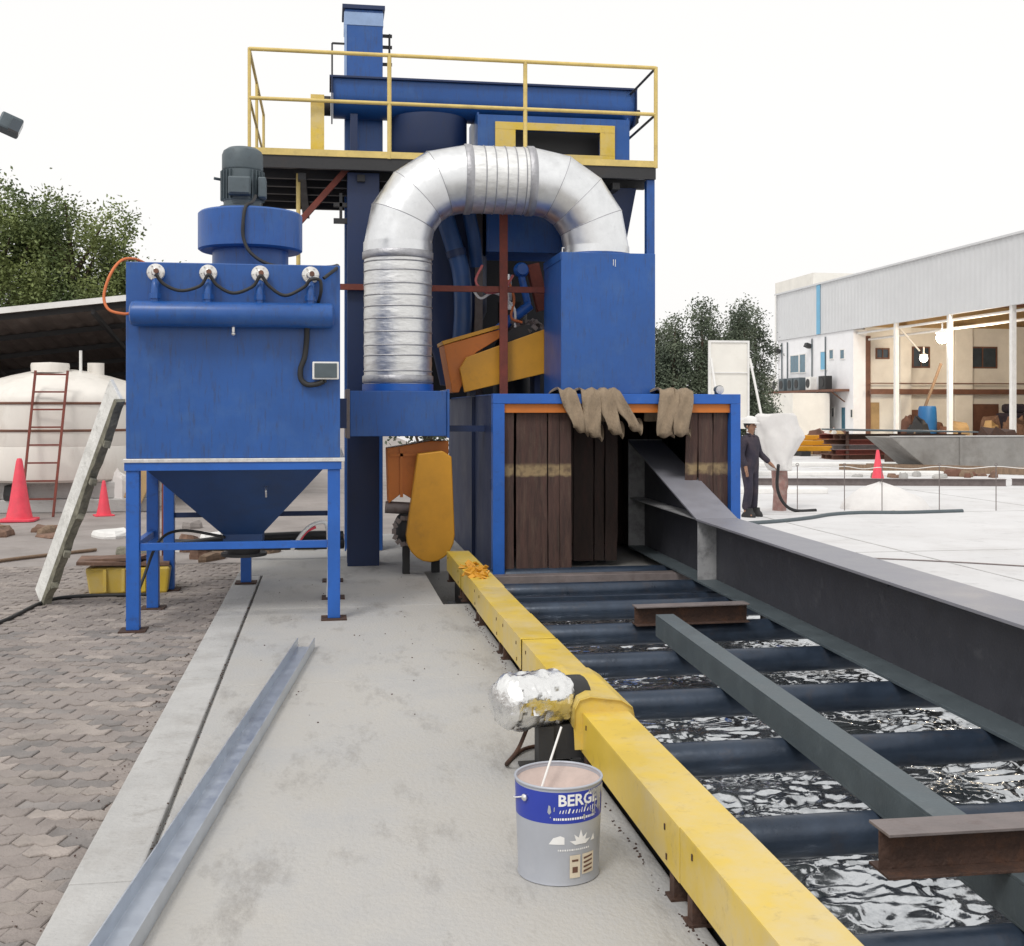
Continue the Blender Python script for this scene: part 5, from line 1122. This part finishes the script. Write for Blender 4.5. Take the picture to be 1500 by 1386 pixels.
# ================================================================ WORKER
wk_ = thing('person', 'worker in dark coverall and pale hard hat standing by the cabin corner', 'person', (7.39,19.66,-.28), R(38))
def skin(name, V, E, Rr, m, parent, sub=2):
    me = bpy.data.meshes.new(name); me.from_pydata([Vector(v) for v in V], E, []); me.materials.append(MT[m])
    o = bpy.data.objects.new(name, me); COL.objects.link(o); o.parent = parent
    s = o.modifiers.new('skin','SKIN'); s.use_smooth_shade = True
    for i, r in enumerate(Rr): me.skin_vertices[0].data[i].radius = (r, r) if not isinstance(r, tuple) else r
    me.skin_vertices[0].data[0].use_root = True
    u = o.modifiers.new('sub','SUBSURF'); u.levels = sub; u.render_levels = sub
    return o
V = []; E = []; Q = []
def vv(p, r, par=None):
    V.append(p); Q.append(r)
    if par is not None: E.append((par, len(V)-1))
    return len(V)-1
pel = vv((0,0,.93),.13); wa = vv((0,.0,1.08),.125,pel); ch = vv((0,-.01,1.27),.145,wa); nk0 = vv((0,0,1.43),.075,ch); nk = vv((0,-.015,1.49),.052,nk0)
jaw = vv((0,-.04,1.545),.07,nk); hd0 = vv((0,-.025,1.61),.088,jaw); hd1 = vv((0,-.01,1.68),.08,hd0)
arms = {}
for s in (-1,1):
    hp_ = vv((s*.095,0,.86),.095,pel); kn = vv((s*.11,-.02 if s > 0 else -.05,.48),.062,hp_); an = vv((s*.12,.01,.10),.045,kn); he = vv((s*.12,-.03,.045),.042,an); to = vv((s*.14,-.16,.035),.035,he)
    shd = vv((s*.18,0,1.38),.07,ch); 
    el = vv((s*.27,-.03,1.12),.046,shd) if s > 0 else vv((-.24,.03,1.11),.046,shd)
    wr = vv((.37,-.20,.93),.032,el) if s > 0 else vv((-.25,-.08,.87),.032,el)
    dirv = Vector((.42,-.6,-.68)).normalized() if s > 0 else Vector((0,-.2,-1)).normalized()
    lat = dirv.cross(Vector((0,0,1))).normalized(); wp_ = Vector(V[wr])
    pm = vv(tuple(wp_+dirv*.06),.03,wr)
    for k in range(4):
        b = wp_+dirv*.095+lat*(k-1.5)*.021; i0 = vv(tuple(b),.010,pm); cur = Vector((0,.35,-.3))
        i1 = vv(tuple(b+dirv*.035),.009,i0); vv(tuple(b+dirv*(.06-.006*abs(k-1))+Vector((0,.012,-.006))),.008,i1)
    th = vv(tuple(wp_+dirv*.04+lat*.035),.011,pm); vv(tuple(wp_+dirv*.075+lat*.05),.009,th)
skin('body', V, E, Q, 'skin', wk_)
cv = []; ce = []; cq = []
def cc(p, r, par=None):
    cv.append(p); cq.append(r)
    if par is not None: ce.append((par, len(cv)-1))
    return len(cv)-1
p = cc((0,0,.93),.155); w1 = cc((0,.0,1.08),.15,p); c1 = cc((0,-.01,1.27),.168,w1); n1 = cc((0,0,1.43),.088,c1); cc((0,-.01,1.47),.075,n1)
for s in (-1,1):
    a1 = cc((s*.1,0,.84),.115,p); a2 = cc((s*.11,-.02 if s > 0 else -.05,.48),.085,a1); a3 = cc((s*.12,.01,.11),.085,a2)
    b1 = cc((s*.185,0,1.375),.085,c1); b2 = cc((.27,-.03,1.12) if s > 0 else (-.24,.03,1.11),.062,b1); cc((.36,-.19,.95) if s > 0 else (-.25,-.075,.89),.05,b2)
skin('coverall', cv, ce, cq, 'navy', wk_)
for s in (-1,1):
    x = s*.12; part('boot', MB().rings([[(x+(.05*math.cos(a))*k, -.05+(.135*math.sin(a))*k2-.02*(1-k2), z) for a in [q*math.pi/8 for q in range(16)]] for k,k2,z in ((1.05,1.05,.0),(1.1,1.08,.03),(1,.9,.075),(.95,.55,.11),(1,.5,.16))]), 'rubber', wk_, smooth=50, world=False)
part('hard_hat', MB().rings([[(r*.92*math.cos(a), -.015+r*1.12*math.sin(a)-(br if math.sin(a) < -.3 else 0), z) for a in [q*math.pi/12 for q in range(24)]] for r,z,br in ((.128,1.655,.035),(.13,1.668,.03),(.113,1.675,0),(.11,1.71,0),(.095,1.75,0),(.06,1.778,0),(.01,1.787,0))]), 'white', wk_, smooth=50, world=False)
hr_ = MB().rings([[(r*math.cos(a), .012+r*1.05*math.sin(a), z) for a in [q*math.pi/8 for q in range(16)]] for r,z in ((.06,1.56),(.088,1.60),(.098,1.655))]); part('hair', hr_, 'black', wk_, smooth=50, world=False)
m = MB().add([(-.012,-.118,1.575),(.012,-.118,1.575),(0,-.146,1.585),(0,-.115,1.63)],[(0,1,2),(1,3,2),(3,0,2),(0,3,1)]); part('nose', m, 'skin', wk_, smooth=50, world=False)
for s in (-1,1):
    part('eye', MB().ball((s*.033,-.108,1.623),.011,8,6), 'black', wk_, smooth=60, world=False)
    part('ear', MB().ball((s*.09,-.005,1.60),.028,8,6,.4,.7,1), 'skin', wk_, smooth=60, world=False)
part('mouth', MB().box(-.025,-.115,1.548,.025,-.108,1.554), 'rust_red', wk_, world=False)
part('collar', MB().tube([(.06*math.cos(a), -.02+.065*math.sin(a), 1.465-.03*(math.sin(a) < -.6)) for a in [k*math.pi/8 for k in range(17)]],.018,8), 'navy', wk_, smooth=60, world=False)
